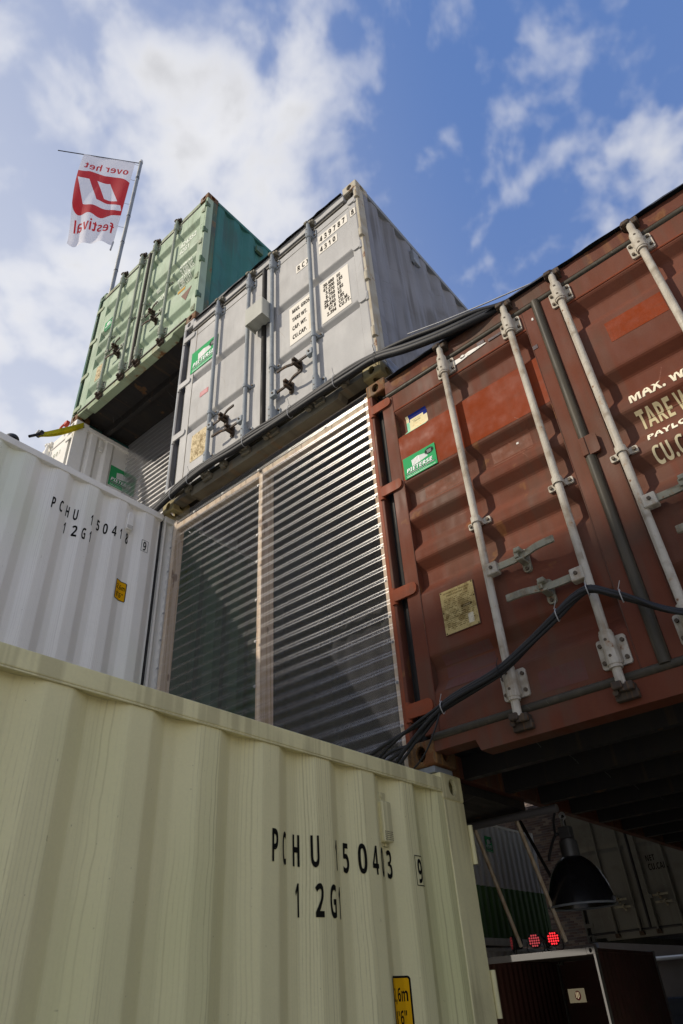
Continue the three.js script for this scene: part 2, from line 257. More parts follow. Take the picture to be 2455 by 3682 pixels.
// offset of the wall behind its outer plane at distance s along it (phase = start of an outer flat)
function ribOff(s, ph) { const t = mod(s - ph, RIB); return t < 0.08 ? 0 : t < 0.15 ? (t - 0.08) / 0.07 * 0.035 : t < 0.2 ? 0.035 : (RIB - t) / 0.0695 * 0.035; }
function ribLine(s0, s1, ph) { const k = [s0]; const c0 = Math.floor((s0 - ph) / RIB) - 1; for (let i = c0; ph + i * RIB < s1; i++) for (const t of [0, 0.08, 0.15, 0.2]) { const s = ph + i * RIB + t; if (s > s0 + 0.003 && s < s1 - 0.003) k.push(s); } k.push(s1); return rounded(k.map((s) => [s, ribOff(s, ph)]), 0.008); }
// shell in local coordinates: x 0..W, y 0..H, z 0..-L
function shell(g, o) {
  const { L, W = CW, H = CH, mat, side = mat, rail = mat, post = mat, phase = 0.2, cross = 0, right = true, left = true, tail = 0.176, line = null, fine = false } = o;
  for (const [sgn, on] of [[1, right], [-1, left]]) {
    if (!on) continue;
    const X = (d) => sgn > 0 ? W - d : d;
    const pl = line ?? ribLine(0.165, L - Math.max(0.002, tail - 0.011), phase), row = (y) => pl.map(([s, d]) => [X(0.008 + d), y, -s]);
    raw('side_panel', uvm(strip(row(0.1), row(H - 0.05), sgn < 0, fine ? 44 : 1, fine ? (x, y, z) => [x + dent(z, y, 51, 0.0018) * Math.min(1, (H - 0.06 - y) * 12), y, z] : null)), side, g);
    part('top_rail', rb(X(0), X(0.06), H - 0.085, H - 0.025, -0.176, -L + tail, 0.006), rail, g);
    part('bottom_rail', rb(X(0), X(0.05), 0.02, 0.16, -0.176, -L + tail, 0.006), rail, g);
    for (const z of tail ? [-0.002, -L + 0.17] : [-0.002]) part('corner_post', rb(X(0.003), X(0.045), 0.116, H - 0.116, z, z - 0.168, 0.006), post, g);
  }
  part('roof', bx(0.04, W - 0.04, H - 0.055, H - 0.04, -0.06, -L + 0.06), o.roof ?? M.roof, g);
  part('back_wall', bx(0.05, W - 0.05, 0.1, H - 0.06, -L + 0.04, -L + 0.08), mat, g);
  part('floor', bx(0.05, W - 0.05, 0.13, 0.16, -0.08, -L + 0.08), M.under, g);
  for (let i = 0; i < cross; i++) part('cross_member', bx(0.05, W - 0.05, 0.02, 0.129, -0.42 - i * 0.42, -0.47 - i * 0.42), M.under, g);
}
// profile of a ribbed door leaf: depth behind the crest at height y
function leafDepth(y, vs) { for (const [t, b, sl, d] of vs) if (y < t && y > b) return d * Math.min(1, (t - y) / sl, (y - b) / sl); return 0; }
const capsule = (w, h, n = 6) => { const r = Math.min(w, h) / 2, p = []; for (let i = 0; i <= n; i++) { const a = -Math.PI / 2 + Math.PI * i / n; p.push([w / 2 - r + r * Math.cos(a), h / 2 - r + r * Math.sin(a)]); } for (let i = 0; i <= n; i++) { const a = Math.PI / 2 + Math.PI * i / n; p.push([-w / 2 + r + r * Math.cos(a), h / 2 - r + r * Math.sin(a)]); } return p; };
function plate(cx, cy, z, w, h, th, r = 0.012) { const n = 4, p = []; for (const [sx, sy, a0] of [[1, -1, -90], [1, 1, 0], [-1, 1, 90], [-1, -1, 180]]) for (let i = 0; i <= n; i++) { const a = (a0 + 90 * i / n) * Math.PI / 180; p.push([cx + sx * (w / 2 - r) + r * Math.cos(a), cy + sy * (h / 2 - r) + r * Math.sin(a)]); } const g = extr(p, th); g.translate(0, 0, z); return g; }
const boltGeo = uvm(cyl([0, 0, 0], [0, 0, 0.011], 0.009, 7)), pinGeo = uvm(cyl([0, 0, 0], [0, 0, 0.0045], 0.0065, 8));
const bolts = (parent, list, geo = boltGeo) => { for (const [x, y, z] of list) raw('bracket_bolt', geo, M.bolt, parent).position.set(x, y, z); };
// the door end at z = 0 facing +z
function doorEnd(g, o) {
  const { W = CW, H = CH, m, vs, clampY, hubs, rodX = [0.625, 1.085, 1.405, 1.87], leaves = [[0.115, 1.235, 0.085, 0.07], [1.285, 2.325, 0.085, 0.1]], topY = H - 0.225, botY = 0.135, hingeY = [2.33, 1.64, 0.92, 0.27], rr = 0.0195, zr = 0.046, zl = -0.004, gasketX = 1.26, nuts = true, hw = 0.017 } = o;
  // frame
  part('door_header', [rb(0.155, W - 0.155, H - 0.185, H - 0.072, 0, -0.06, 0.006)], m.header ?? m.trim, g);
  part('door_sill', [(() => { const q = extr([[0.162, 0.052], [0.38, 0.052], [0.4, 0.0], [W - 0.4, 0.0], [W - 0.38, 0.052], [W - 0.162, 0.052], [W - 0.162, 0.1], [0.162, 0.1]], 0.1); q.translate(0, 0, -0.1); return q; })()], m.sill ?? m.trim, g);
  part('door_gasket', [cyl([0.16, topY + 0.022, -0.012], [W - 0.16, topY + 0.022, -0.012], 0.02, 10)], m.gasket, g);
  part('door_gasket', [cyl([0.16, botY - 0.016, -0.006], [W - 0.16, botY - 0.016, -0.006], 0.019, 10)], m.gasket, g);
  part('door_gasket', [cyl([gasketX, botY - 0.01, 0.0], [gasketX, topY + 0.02, 0.0], 0.026, 12)], m.gasketMid ?? m.gasket, g);
  for (const s of [0, 1]) { const X = (x) => s ? W - x : x;
    part('door_post', [rb(X(0.002), X(0.03), 0.116, H - 0.116, 0.0, -0.1, 0.006)], s ? (m.postR ?? m.post) : m.post, g);
    part('jamb_gasket', [bx(X(0.03), X(0.125), 0.118, H - 0.118, -0.075, -0.062), cyl([X(0.085), 0.13, -0.055], [X(0.085), H - 0.19, -0.055], 0.02, 8)], M.rubber, g); }
  const out = [];
  leaves.forEach(([xa, xb, fl, fr], k) => {
    const ys = [botY]; for (const [t, b, sl] of [...vs].reverse()) ys.push(b, b + sl, t - sl, t); ys.push(topY);
    const pl = dense(rounded(ys.map((y) => [y, leafDepth(y, vs)]), 0.012), 0.05), row = (x) => pl.map(([y, d]) => [x, y, zl - d]);
    const leaf = raw('door', uvm(strip(row(xa + fl), row(xb - fr), true, 24, (x, y, z) => [x, y, z + dent(x, y, 53, 0.0014)])), m.door, g);
    part('door_frame', [rb(xa, xa + fl, botY, topY, zl + 0.002, zl - 0.055, 0.004)], m.frame ?? m.door, leaf);
    part('door_frame', [rb(xb - fr, xb, botY, topY, zl + 0.002, zl - 0.055, 0.004)], m.frame ?? m.door, leaf);
    out.push(leaf);
    for (const hy of hingeY) { const left = k === 0, a = left ? 0.03 : W - 0.03, e = left ? xa + 0.075 : xb - 0.075, mid = (a + e) / 2;
      part('hinge', [plate(mid, hy, zl + 0.003, Math.abs(e - a), 0.072, 0.012, 0.028), cyl([left ? 0.035 : W - 0.035, hy - 0.05, -0.008], [left ? 0.035 : W - 0.035, hy + 0.05, -0.008], 0.018, 10)], m.hinge ?? m.trim, leaf); }
    for (let i = 0; i < 2; i++) {
      const x = rodX[k * 2 + i], z = zl + zr;
      part('lock_rod', [cyl([x, botY - 0.055, z], [x, topY + 0.1, z], rr, 16)], m.rod, leaf);
      for (const [y0, y1] of [[topY - 0.13, topY - 0.005], [botY + 0.03, botY + 0.165]]) {
        const yc = (y0 + y1) / 2;
        part('rod_bracket', [plate(x, yc, zl + 0.001, 0.125, (y1 - y0) * 0.95, 0.012), rb(x - 0.03, x + 0.03, y0 + 0.012, y1 - 0.012, zl + 0.005, z, 0.008, 2), cyl([x, y0, z], [x, y1, z], rr + 0.011, 16), cyl([x, y1, z], [x, y1 + 0.012, z], rr + 0.008, 16), cyl([x, y0 - 0.014, z], [x, y0, z], rr + 0.008, 16)], m.rod, leaf);
        if (nuts) for (const s of [-1, 1]) { bolts(leaf, [[x + s * 0.048, y0 + 0.03, zl + 0.012], [x + s * 0.048, y1 - 0.03, zl + 0.012]]); bolts(leaf, [[x, yc + s * 0.035, z + rr + 0.008]], pinGeo); }
      }
      const yc = clampY;
      part('rod_clamp', [cyl([x, yc - 0.018, z], [x, yc + 0.018, z], rr + 0.007, 16), rb(x - 0.026, x + 0.026, yc - 0.018, yc + 0.018, zl + 0.004, z, 0.006), plate(x - 0.045, yc, zl + 0.001, 0.04, 0.038, 0.012, 0.008), plate(x + 0.045, yc, zl + 0.001, 0.04, 0.038, 0.012, 0.008)], m.rod, leaf);
      if (nuts) bolts(leaf, [[x - 0.05, yc, zl + 0.012], [x + 0.05, yc, zl + 0.012]]);
      for (const [y, s] of [[topY + 0.1, 1], [botY - 0.06, -1]]) {
        part('rod_cam', [cyl([x, y - 0.02, z], [x, y + 0.03, z], rr * 0.8, 10), rb(x - 0.036, x + 0.008, y - 0.012, y + 0.02, z - 0.03, z + 0.028, 0.008, 2), rb(x + 0.004, x + 0.045, y - 0.022, y + 0.014, z - 0.05, z + 0.012, 0.008, 2), cyl([x - 0.03, y + s * 0.02, 0.0], [x - 0.03, y + s * 0.02, z + 0.01], 0.012, 8), rb(x - 0.045, x + 0.05, y + s * 0.01, y + s * 0.05, 0, 0.03, 0.006)], m.cam ?? M.cam, leaf);
      }
      const [hy, len] = hubs[k * 2 + i], d = Math.sign(len), zh = z + 0.012;
      part('handle_hub', [rb(x + d * 0.004, x + d * 0.066, hy - 0.034, hy + 0.03, zl + 0.03, zh + 0.016, 0.006, 2)], m.rod, leaf);
      if (nuts) bolts(leaf, [[x + d * 0.037, hy, zh + 0.014]]);
      const hs = [[x + d * 0.05, hy, zh - 0.006], [x + d * 0.16, hy + 0.0, zh - 0.006], [x + len * 0.6, hy + 0.004, zh + 0.002], [x + len * 0.78, hy + 0.004, zh + 0.022], [x + len, hy + 0.004, zh + 0.026]];
      const bar = []; { const cpts = new THREE.CatmullRomCurve3(hs.map(v3), false, 'centripetal').getPoints(22); const sec = [[hw, 0.006], [hw, -0.006], [-hw, -0.006], [-hw, 0.006]]; for (let q = 0; q < 4; q++) { const [a, b] = [sec[q], sec[(q + 1) % 4]]; bar.push(strip(cpts.map((c) => [c.x, c.y + a[0], c.z + a[1]]), cpts.map((c) => [c.x, c.y + b[0], c.z + b[1]]), d < 0)); } const e = hs[4]; bar.push(rb(e[0] - 0.006, e[0] + 0.006, e[1] - hw - 0.0002, e[1] + hw + 0.0002, e[2] - 0.0065, e[2] + 0.0065, 0.003)); }
      part('handle', bar, m.handle ?? M.steel, leaf);
      const cx = x + len * 0.52;
      part('handle_catch', [plate(cx, hy - 0.004, zl + 0.001, 0.042, 0.125, 0.014, 0.018), rb(cx - 0.016, cx + 0.016, hy - 0.03, hy - 0.018, zl + 0.01, zh + 0.03, 0.004), rb(cx - 0.02, cx + 0.014, hy + 0.016, hy + 0.04, zl + 0.01, zh + 0.032, 0.005, 2), rb(cx - 0.026, cx - 0.004, hy - 0.008, hy + 0.03, zh + 0.008, zh + 0.022, 0.004)], m.handle ?? M.steel, leaf);
      if (nuts) bolts(leaf, [[cx, hy + 0.045, zl + 0.014], [cx, hy - 0.05, zl + 0.014]]);
    }
  });
  const leafSurf = (x0, x1, y0, y1, lift = 0.002) => { const ks = [y0, y1]; for (const [t, b, sl] of vs) for (const y of [b, b + sl, t - sl, t]) if (y > y0 + 0.002 && y < y1 - 0.002) ks.push(y); ks.sort((a, b) => a - b); const fine = []; ks.forEach((k, i) => { const e = ks[i + 1], q = i < ks.length - 1 ? Math.max(2, Math.ceil((e - k) / 0.04)) : 1; for (let m = 0; m < q; m++) fine.push(k + (e - k || 0) * m / q); }); return { ts: fine.map((y) => (y - y0) / (y1 - y0)), at: (s, t) => { const y = y0 + (y1 - y0) * t; const x = x0 + (x1 - x0) * s; return [x, y, zl - leafDepth(y, vs) + lift + dent(x, y, 53, 0.0014)]; } }; };
  return { out, put: (name, c, leaf, x0, x1, y0, y1, label, lift = 0.003) => { const f = leafSurf(x0, x1, y0, y1, lift); return decal(name, c, f.at, Math.max(2, Math.ceil((x1 - x0) / 0.04)), f.ts, out[leaf], label); } };
}

// sticker of the container dealer: green with white drawing, black burst and lettering
const [stickerCv, sk] = cv(520, 380);
sk.fillStyle = '#3ba465'; sk.fillRect(0, 0, 520, 380);
sk.fillStyle = '#f4f4f0'; sk.beginPath(); sk.moveTo(140, 205); sk.lineTo(136, 95); sk.lineTo(238, 70); sk.lineTo(390, 105); sk.lineTo(392, 168); sk.lineTo(240, 196); sk.closePath(); sk.fill();
sk.fillStyle = '#d8dad6'; sk.beginPath(); sk.moveTo(262, 192); sk.lineTo(258, 76); sk.lineTo(390, 105); sk.lineTo(392, 168); sk.closePath(); sk.fill();
sk.strokeStyle = '#7d837d'; sk.lineWidth = 4; for (const x of [158, 178, 198, 220, 240]) { sk.beginPath(); sk.moveTo(x - 2, 92 - (x - 158) * 0.2); sk.lineTo(x, 196 - (x - 158) * 0.05); sk.stroke(); }
sk.fillStyle = '#111'; sk.fillRect(146, 206, 120, 6);
sk.fillStyle = '#1c1f1c'; sk.beginPath(); for (let i = 0; i < 52; i++) { const a = i / 52 * 6.2832, r = i % 2 ? 60 : 84; sk.lineTo(425 + r * Math.cos(a), 92 + r * 0.78 * Math.sin(a)); } sk.closePath(); sk.fill();
sk.fillStyle = '#d9ded9'; for (let i = 0; i < 4; i++) sk.fillRect(385 + (i % 2) * 8, 66 + i * 16, 78 - (i % 2) * 16, 5);
sk.save(); sk.transform(1, 0, -0.2, 1, 60, 0); sk.fillStyle = '#101410'; text(sk, 'PIETERSE', 33, 285, 66, 420); sk.fillStyle = '#ffffff'; text(sk, 'PIETERSE', 27, 279, 66, 420); sk.restore();
sk.fillStyle = '#14301e'; sk.fillRect(28, 292, 462, 26); sk.fillStyle = '#e8efe8'; text(sk, 'CONTAINERHANDEL & TRANSPORT', 36, 312, 16, 446);
sk.fillStyle = '#e3f3e6'; text(sk, 'verkoop en verhuur van containers', 30, 336, 12, 330, 'normal'); text(sk, 'www.pietersecontainer.nl', 34, 366, 21, 455);
const stickerTex = new THREE.CanvasTexture(stickerCv); stickerTex.colorSpace = THREE.SRGBColorSpace; stickerTex.magFilter = THREE.LinearFilter;
const stickerMat = new THREE.MeshPhysicalMaterial({ map: stickerTex, roughness: 0.85, specularIntensity: 0.3, side: THREE.DoubleSide });

// data plate: yellowed metal with rows of small print
function dataPlate(seed, title, base = '#b7a470') {
  const [c, k] = cv(300, 380); k.fillStyle = base; k.fillRect(0, 0, 300, 380); k.fillStyle = '#3a2d12'; k.globalAlpha = 0.85;
  if (title) { text(k, 'APPROVED FOR TRANSPORT', 30, 34, 15, 240); text(k, 'UNDER CUSTOMS SEAL', 52, 58, 14, 200); }
  rs = seed; for (let r = 0; r < 17; r++) { if (r > 5 && r < 8) continue; let x = 24; while (x < 260) { const w = 8 + rnd() * 34; k.globalAlpha = 0.3 + rnd() * 0.5; k.fillRect(x, 78 + r * 16, w, 4 + rnd() * 4); x += w + 5 + rnd() * 22; } }
  k.globalAlpha = 0.85; if (title) { k.beginPath(); k.roundRect(168, 176, 98, 24, 11); k.fill(); k.fillStyle = '#d8c9a0'; text(k, 'JINDO', 186, 194, 13, 62); k.fillStyle = '#3a2d12'; text(k, 'CSC SAFETY APPROVAL', 40, 262, 13, 190); }
  k.globalAlpha = 0.9; if (title) { k.fillStyle = '#d5cdb8'; k.fillRect(214, 268, 46, 82); }
  for (let i = 0; i < 60; i++) { k.globalAlpha = 0.08 + rnd() * 0.14; k.fillStyle = '#3f2a0c'; k.beginPath(); k.ellipse(rnd() * 300, rnd() * 380, 8 + rnd() * 34, 6 + rnd() * 24, rnd() * 3, 0, 7); k.fill(); }
  for (let i = 0; i < 3200; i++) { k.globalAlpha = rnd() * 0.5; k.fillStyle = rnd() > 0.4 ? '#4a3210' : '#f0e2b4'; k.fillRect(rnd() * 300, rnd() * 380, 1 + rnd() * 3, 1 + rnd() * 4); }
  k.globalAlpha = 1; k.fillStyle = '#1d130b'; for (const [x, y] of [[10, 10], [290, 8], [10, 370], [290, 372], [8, 190], [292, 130]]) { k.beginPath(); k.arc(x, y, 6, 0, 7); k.fill(); }
  return c;
}
const plateC = dataPlate(5, true), plateD = dataPlate(9, false, '#d8c7a2');

// --- brown container, door end over the passage ---
const brown = thing('shipping_container', 'weathered brown container with doors facing, raised over the dark passage', 'container', [-0.135, 2.621, 0.02]);
shell(brown, { L: 12.19, mat: M.brown, side: M.brown, post: M.brownDirty, rail: M.brownDirty, cross: 12 });
castings(brown, 12.19, CW, CH, { all: M.brownDirty, tl: M.rust, bl: M.rust });
const ribsOf = (dy, d = 0.05, sl = 0.062) => [[2.207 - dy, 1.982 - dy, sl, d], [1.625 - dy, 1.406 - dy, sl, d], [1.35 - dy, 1.141 - dy, sl, d], [1.076 - dy, 0.866 - dy, sl, d], [0.514 - dy, 0.324 - dy, sl, d]];
const bd = doorEnd(brown, { m: { door: M.brown, trim: M.brownDirty, header: M.brownDirty, sill: M.brown, gasket: M.rubberDust, post: M.hinge, hinge: M.hinge, rod: M.rodC }, vs: ribsOf(0), clampY: 1.114, hubs: [[0.8, 0.37], [0.6, -0.37], [0.8, 0.37], [0.6, -0.37]] });
{
  const L = (x) => x + 0.135, Yc = (y) => y - 2.621;
  const area = (mat, leaf, x0, x1, y0, y1, name, label, lift) => bd.put(name, mat, leaf, L(x0), L(x1), Yc(y0), Yc(y1), label, lift);
  const matte = (m) => { const c = m.clone(); c.side = THREE.DoubleSide; return c; };
  area(matte(M.orange), 0, 0.068, 1.028, 4.262, 4.604, 'repaint_patch', 'brighter rust orange repainted band', 0.0012);
  area(matte(M.orange), 1, 1.415, 1.71, 4.415, 4.558, 'repaint_patch', 'brighter rust orange repainted patch', 0.0012);
  area(matte(M.brownPale), 0, 0.17, 0.44, 4.06, 4.2, 'repaint_patch', 'paler square of old paint', 0.001);
  area(matte(M.brownPale), 0, 0.62, 0.86, 4.06, 4.2, 'repaint_patch', 'paler square of old paint', 0.001);
  area(matte(M.brownOld), 0, 0.128, 0.4, 2.94, 3.12, 'repaint_patch', 'darker square of old paint', 0.001);
  area(matte(M.brownOld), 0, 0.602, 0.815, 2.782, 2.878, 'repaint_patch', 'darker square of old paint', 0.001);
  // weld seam under the top of each leaf
  for (const [k, a, b] of [[0, 0.065, 1.03], [1, 1.235, 2.09]]) part('weld_seam', [cyl([L(a), 2.225, -0.003], [L(b), 2.225, -0.003], 0.0035, 6), cyl([L(a), 2.219, -0.0025], [L(b), 2.219, -0.0025], 0.003, 6)], M.hinge, bd.out[k]);
  for (const [k, x] of [[0, 0.066], [0, 1.03], [1, 1.236]]) part('weld_seam', [cyl([L(x), 0.14, -0.003], [L(x), 2.36, -0.003], 0.003, 6)], M.brownDirty, bd.out[k]);
  decal('dealer_sticker', stickerMat, (s, t) => [L(0.081) + 0.232 * s, Yc(4.261) + 0.158 * t, 0.0022], 1, [0, 1], bd.out[0], 'green dealer sticker');
  const [pc, p] = cv(260, 260); p.fillStyle = '#e6d9b2'; p.fillRect(0, 0, 260, 260); p.fillStyle = '#93d8b4'; p.fillRect(0, 70, 34, 190); p.fillRect(0, 225, 260, 35); p.fillStyle = '#e6d9b2'; p.fillRect(20, 0, 14, 60); p.fillStyle = '#162a78'; p.fillRect(34, 0, 226, 78); p.fillStyle = '#eadcae'; p.fillRect(44, 44, 170, 190); p.fillStyle = '#4c4630'; p.globalAlpha = 0.8; p.fillRect(70, 70, 120, 3); text(p, 'Florens', 86, 104, 22, 90, 'bold', 'serif'); p.globalAlpha = 0.3; rs = 8; for (let i = 0; i < 40; i++) p.fillRect(60 + rnd() * 130, 115 + rnd() * 100, 4 + rnd() * 18, 2); p.globalAlpha = 0.25; p.fillStyle = '#e09a50'; for (let i = 0; i < 30; i++) p.fillRect(60 + rnd() * 160, 100 + rnd() * 130, 6 + rnd() * 14, 3 + rnd() * 8);
  bd.put('leasing_sticker', pc, 0, L(0.118), L(0.275), Yc(4.612), Yc(4.78), 'torn cream and blue sticker', 0.002);
  decal('data_plate', plateC, (s, t) => [L(0.186) + 0.196 * s, Yc(3.203) + 0.24 * t, 0.004], 1, [0, 1], bd.out[0], 'rust stained metal data plate');
  part('plate_backing', rb(L(0.183), L(0.385), Yc(3.2), Yc(3.446), -0.0035, 0.0022, 0.002), M.brownOld, bd.out[0]);
  const [tc, t] = cv(696, 910); t.heavy = 3; t.fillStyle = '#e9dfc4'; text(t, 'MAX. WT.', 4, 160, 132, 660); t.fillStyle = '#cdbf98'; text(t, 'TARE WT.', 6, 442, 190, 600); t.fillStyle = '#ece4cc'; text(t, 'PAYLOAD', 20, 644, 104, 540); t.fillStyle = '#d8cdaa'; text(t, 'CU.CAP.', 12, 878, 150, 480); wear(t, 696, 910, 240, 4, 2.2); t.fillStyle = 'rgba(60,45,25,.6)'; t.fillRect(80, 350, 420, 7);
  bd.put('stencil_text', tc, 1, L(1.372), L(1.72), Yc(3.62), Yc(4.075), 'white stencilled weight table', 0.0022);
  const [wc, w2] = cv(128, 64); w2.fillStyle = '#e9dfc4'; w2.fillRect(0, 20, 128, 12); bd.put('stencil_text', wc, 1, L(1.86), L(1.98), Yc(4.36), Yc(4.42), 'white stencilled stroke', 0.002);
  // torn white label strip and glue remains under the header
  const [rc, r] = cv(420, 110); r.fillStyle = '#f3f0e6'; r.beginPath(); r.moveTo(0, 30); r.lineTo(120, 40); r.lineTo(200, 22); r.lineTo(400, 46); r.lineTo(412, 58); r.lineTo(250, 76); r.lineTo(170, 84); r.lineTo(80, 100); r.lineTo(0, 104); r.closePath(); r.fill(); r.fillStyle = '#15130f'; r.beginPath(); r.ellipse(118, 44, 34, 26, 0, 0.1, 3.0); r.fill(); r.fillStyle = '#f3f0e6'; r.beginPath(); r.ellipse(116, 36, 22, 18, 0, 0, 7); r.fill(); wear(r, 420, 110, 60, 3, 5);
  decal('torn_label', rc, (s, q) => [L(0.545) + 0.24 * s, Yc(4.905) + 0.06 * q, 0.0006], 1, [0, 1], bd.out[0], 'torn white lettering label');
  const flake = (x, y, w, h, mat) => part('paper_scrap', [rb(L(x), L(x + w), Yc(y), Yc(y + h), -0.002, 0.0012, 0.001)], mat, bd.out[0]);
  const wm = plain(0.7, 0.68, 0.62), gm = plain(0.09, 0.06, 0.055, 0.25);
  flake(0.955, 4.935, 0.022, 0.014, wm); flake(1.075, 4.88, 0.012, 0.02, wm); flake(0.79, 4.1, 0.014, 0.012, wm); flake(0.795, 4.93, 0.1, 0.02, gm); flake(1.03, 4.66, 0.03, 0.03, gm); flake(0.72, 4.945, 0.05, 0.03, gm);
  part('lock_plate', [plate(L(1.142), Yc(3.865), 0.01, 0.088, 0.115, 0.014, 0.014), rb(L(1.1), L(1.13), Yc(3.81), Yc(3.92), -0.01, 0.03, 0.004)], M.brown, bd.out[1]);
}

// --- grey container above the clear screen ---
const grey = thing('shipping_container', 'light grey container with doors facing, resting on brown and white neighbours', 'container', [-CW, 5.309, 0]);
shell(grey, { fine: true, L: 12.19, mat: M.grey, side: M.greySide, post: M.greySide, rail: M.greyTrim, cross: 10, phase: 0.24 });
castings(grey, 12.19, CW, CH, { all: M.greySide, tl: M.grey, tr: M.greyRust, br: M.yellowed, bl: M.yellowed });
const gd = doorEnd(grey, { m: { door: M.grey, frame: M.grey, trim: M.grey, header: M.grey, sill: M.greyDirty, gasket: M.rubberDust, gasketMid: M.rubber, post: M.greyTrim, postR: M.greyRust, hinge: M.grey, rod: M.rodD, cam: M.greyDirty, handle: M.cam }, vs: [[1.606, 1.487, 0.055, 0.05], [0.905, 0.806, 0.048, 0.045]], clampY: 0.8, hubs: [[0.61, 0.36], [0.42, -0.36], [0.44, 0.36], [0.62, -0.37]], rodX: [0.618, 1.082, 1.401, 1.878], leaves: [[0.14, 1.25, 0.105, 0.19], [1.285, 2.398, 0.145, 0.075]], topY: 2.32, botY: 0.15, hingeY: [2.28, 1.57, 0.87, 0.22], rr: 0.0185, hw: 0.011 });
{
  const L = (x) => x + CW, Yc = (y) => y - 5.309;
  const pan = (x0, x1, y0, y1, leaf, c, name, label, lift) => gd.put(name, c, leaf, L(x0), L(x1), Yc(y0), Yc(y1), label, lift);
  const label = (w, h, draw, seed = 3, wr = 30) => { const [c, k] = cv(w, h); k.fillStyle = '#efe9dc'; k.fillRect(0, 0, w, h); k.fillStyle = '#1a140c'; k.strokeStyle = '#1a140c'; k.heavy = 7; draw(k); wear(k, w, h, wr, seed, 2); return c; };
  pan(-0.484, -0.14, 7.345, 7.47, 1, label(520, 180, (k) => { [...'439787'].forEach((ch, i) => text(k, ch, 26 + i * 81, 146, 112, 52)); }), 'number_label', 'white label reading 439787');
  pan(-0.484, -0.268, 7.195, 7.305, 1, label(330, 160, (k) => { [...'4310'].forEach((ch, i) => text(k, ch, 22 + i * 76, 132, 104, 50)); }), 'number_label', 'white label reading 4310');
  pan(-0.766, -0.583, 7.19, 7.3, 1, label(270, 160, (k) => { [...'RCX'].forEach((ch, i) => text(k, ch, 20 + i * 84, 132, 104, 54)); }), 'number_label', 'white label reading RCX');
  decal('number_label', label(110, 160, (k) => { k.strokeStyle = '#2b241a'; k.lineWidth = 5; k.strokeRect(6, 6, 98, 148); text(k, '8', 28, 132, 104, 52); }), (s, t) => [L(-0.108) + 0.07 * s, Yc(7.36) + 0.11 * t, 0.001], 1, [0, 1], gd.out[1], 'white label with boxed 8');
  pan(-0.862, -0.58, 6.262, 6.757, 1, label(420, 730, (k) => { ['MAX. GROSS', 'TARE WT.', 'CAP. WT.', 'CU.CAP.'].forEach((s, i) => text(k, s, 48, 140 + i * 168, 72, [340, 262, 250, 246][i])); k.fillStyle = 'rgba(150,120,60,.14)'; k.fillRect(330, 380, 90, 300); }, 5), 'weight_label', 'white label with four stencilled lines');
  pan(-0.497, -0.187, 6.23, 6.757, 1, label(460, 780, (k) => { [['30.480', 'KG'], ['67.200', 'LBS'], ['3.970', 'KG'], ['8.750', 'LBS'], ['26.510', 'KG'], ['58.450', 'LBS'], ['67.8', 'CU.M.'], ['2.394', 'CU.FT.']].forEach(([a, b], i) => { const w = a.length * 31; if (i === 7) k.globalAlpha = 0.75; text(k, a, 236 - w, 110 + i * 84, 64, w - 6); k.globalAlpha = 1; text(k, b, 272, 110 + i * 84, 64, b.length * 31); }); }, 6), 'weight_label', 'white label with eight rows of weights');
  decal('dealer_sticker', stickerMat, (s, t) => [L(-2.24) + 0.4 * s, Yc(6.955) + 0.31 * t, 0.0022], 1, [0, 1], gd.out[0], 'large green dealer sticker');
  const [rc, r] = cv(120, 60); r.fillStyle = '#d0898a'; r.globalAlpha = 0.9; r.fillRect(0, 0, 120, 60); r.fillStyle = '#efd8d6'; for (let i = 0; i < 4; i++) r.fillRect(10, 10 + i * 12, 96, 4); pan(-2.05, -1.93, 6.5, 6.565, 0, rc, 'small_sticker', 'faded red sticker');
  decal('data_plate', plateD, (s, t) => [L(-2.103) + 0.203 * s, Yc(5.712) + 0.32 * t, 0.0035], 1, [0, 1], gd.out[0], 'rusty cream data plate');
  part('plate_backing', rb(L(-2.108), L(-1.898), Yc(5.615), Yc(6.036), -0.0035, 0.0014, 0.002), M.grey, gd.out[0]);
  for (const [k, a, b] of [[0, -2.193, -1.386], [1, -1.005, -0.115]]) part('weld_seam', [cyl([L(a), 2.23, -0.003], [L(b), 2.23, -0.003], 0.003, 6)], M.greyDirty, gd.out[k]);
  part('weld_seam', [cyl([L(-2.193), 0.16, -0.003], [L(-2.193), 2.31, -0.003], 0.003, 6)], M.greyDirty, gd.out[0]);
  part('lock_box', [bx(L(-1.27), L(-1.06), 1.475, 1.665, 0.012, 0.142), bx(L(-1.276), L(-1.27), 1.44, 1.665, 0.012, 0.146), bx(L(-1.06), L(-1.054), 1.44, 1.665, 0.012, 0.146), bx(L(-1.27), L(-1.06), 1.44, 1.665, 0.142, 0.148)], M.greyPale = paint([0.5, 0.5, 0.44], { seed: 44, dirt: 0.15, scratch: 3 }), grey, { label: 'pale square lock box over the door joint' });
  part('wall_vent', [rb(CW - 0.01, CW + 0.03, 2.2, 2.38, -0.82, -0.92, 0.006), rb(CW + 0.005, CW + 0.034, 2.17, 2.21, -0.825, -0.915, 0.004)], M.greyTrim, grey);
  for (const y of [2.33, 1.72, 1.1, 0.42]) part('hinge_pin', [cyl([CW - 0.012, y - 0.05, 0.0], [CW - 0.012, y + 0.05, 0.0], 0.022, 10), rb(CW - 0.03, CW + 0.006, y - 0.035, y + 0.035, -0.03, 0.006, 0.006)], M.greyRust, grey);
  for (const x of [0.35, 0.8, 1.3, 1.75, 2.1]) part('sill_bracket', [rb(x, x + 0.06, 0.06, 0.11, 0, 0.05, 0.008, 2), cyl([x + 0.03, 0.04, 0.03], [x + 0.03, 0.09, 0.03], 0.022, 8)], M.greyDirty, grey);
}

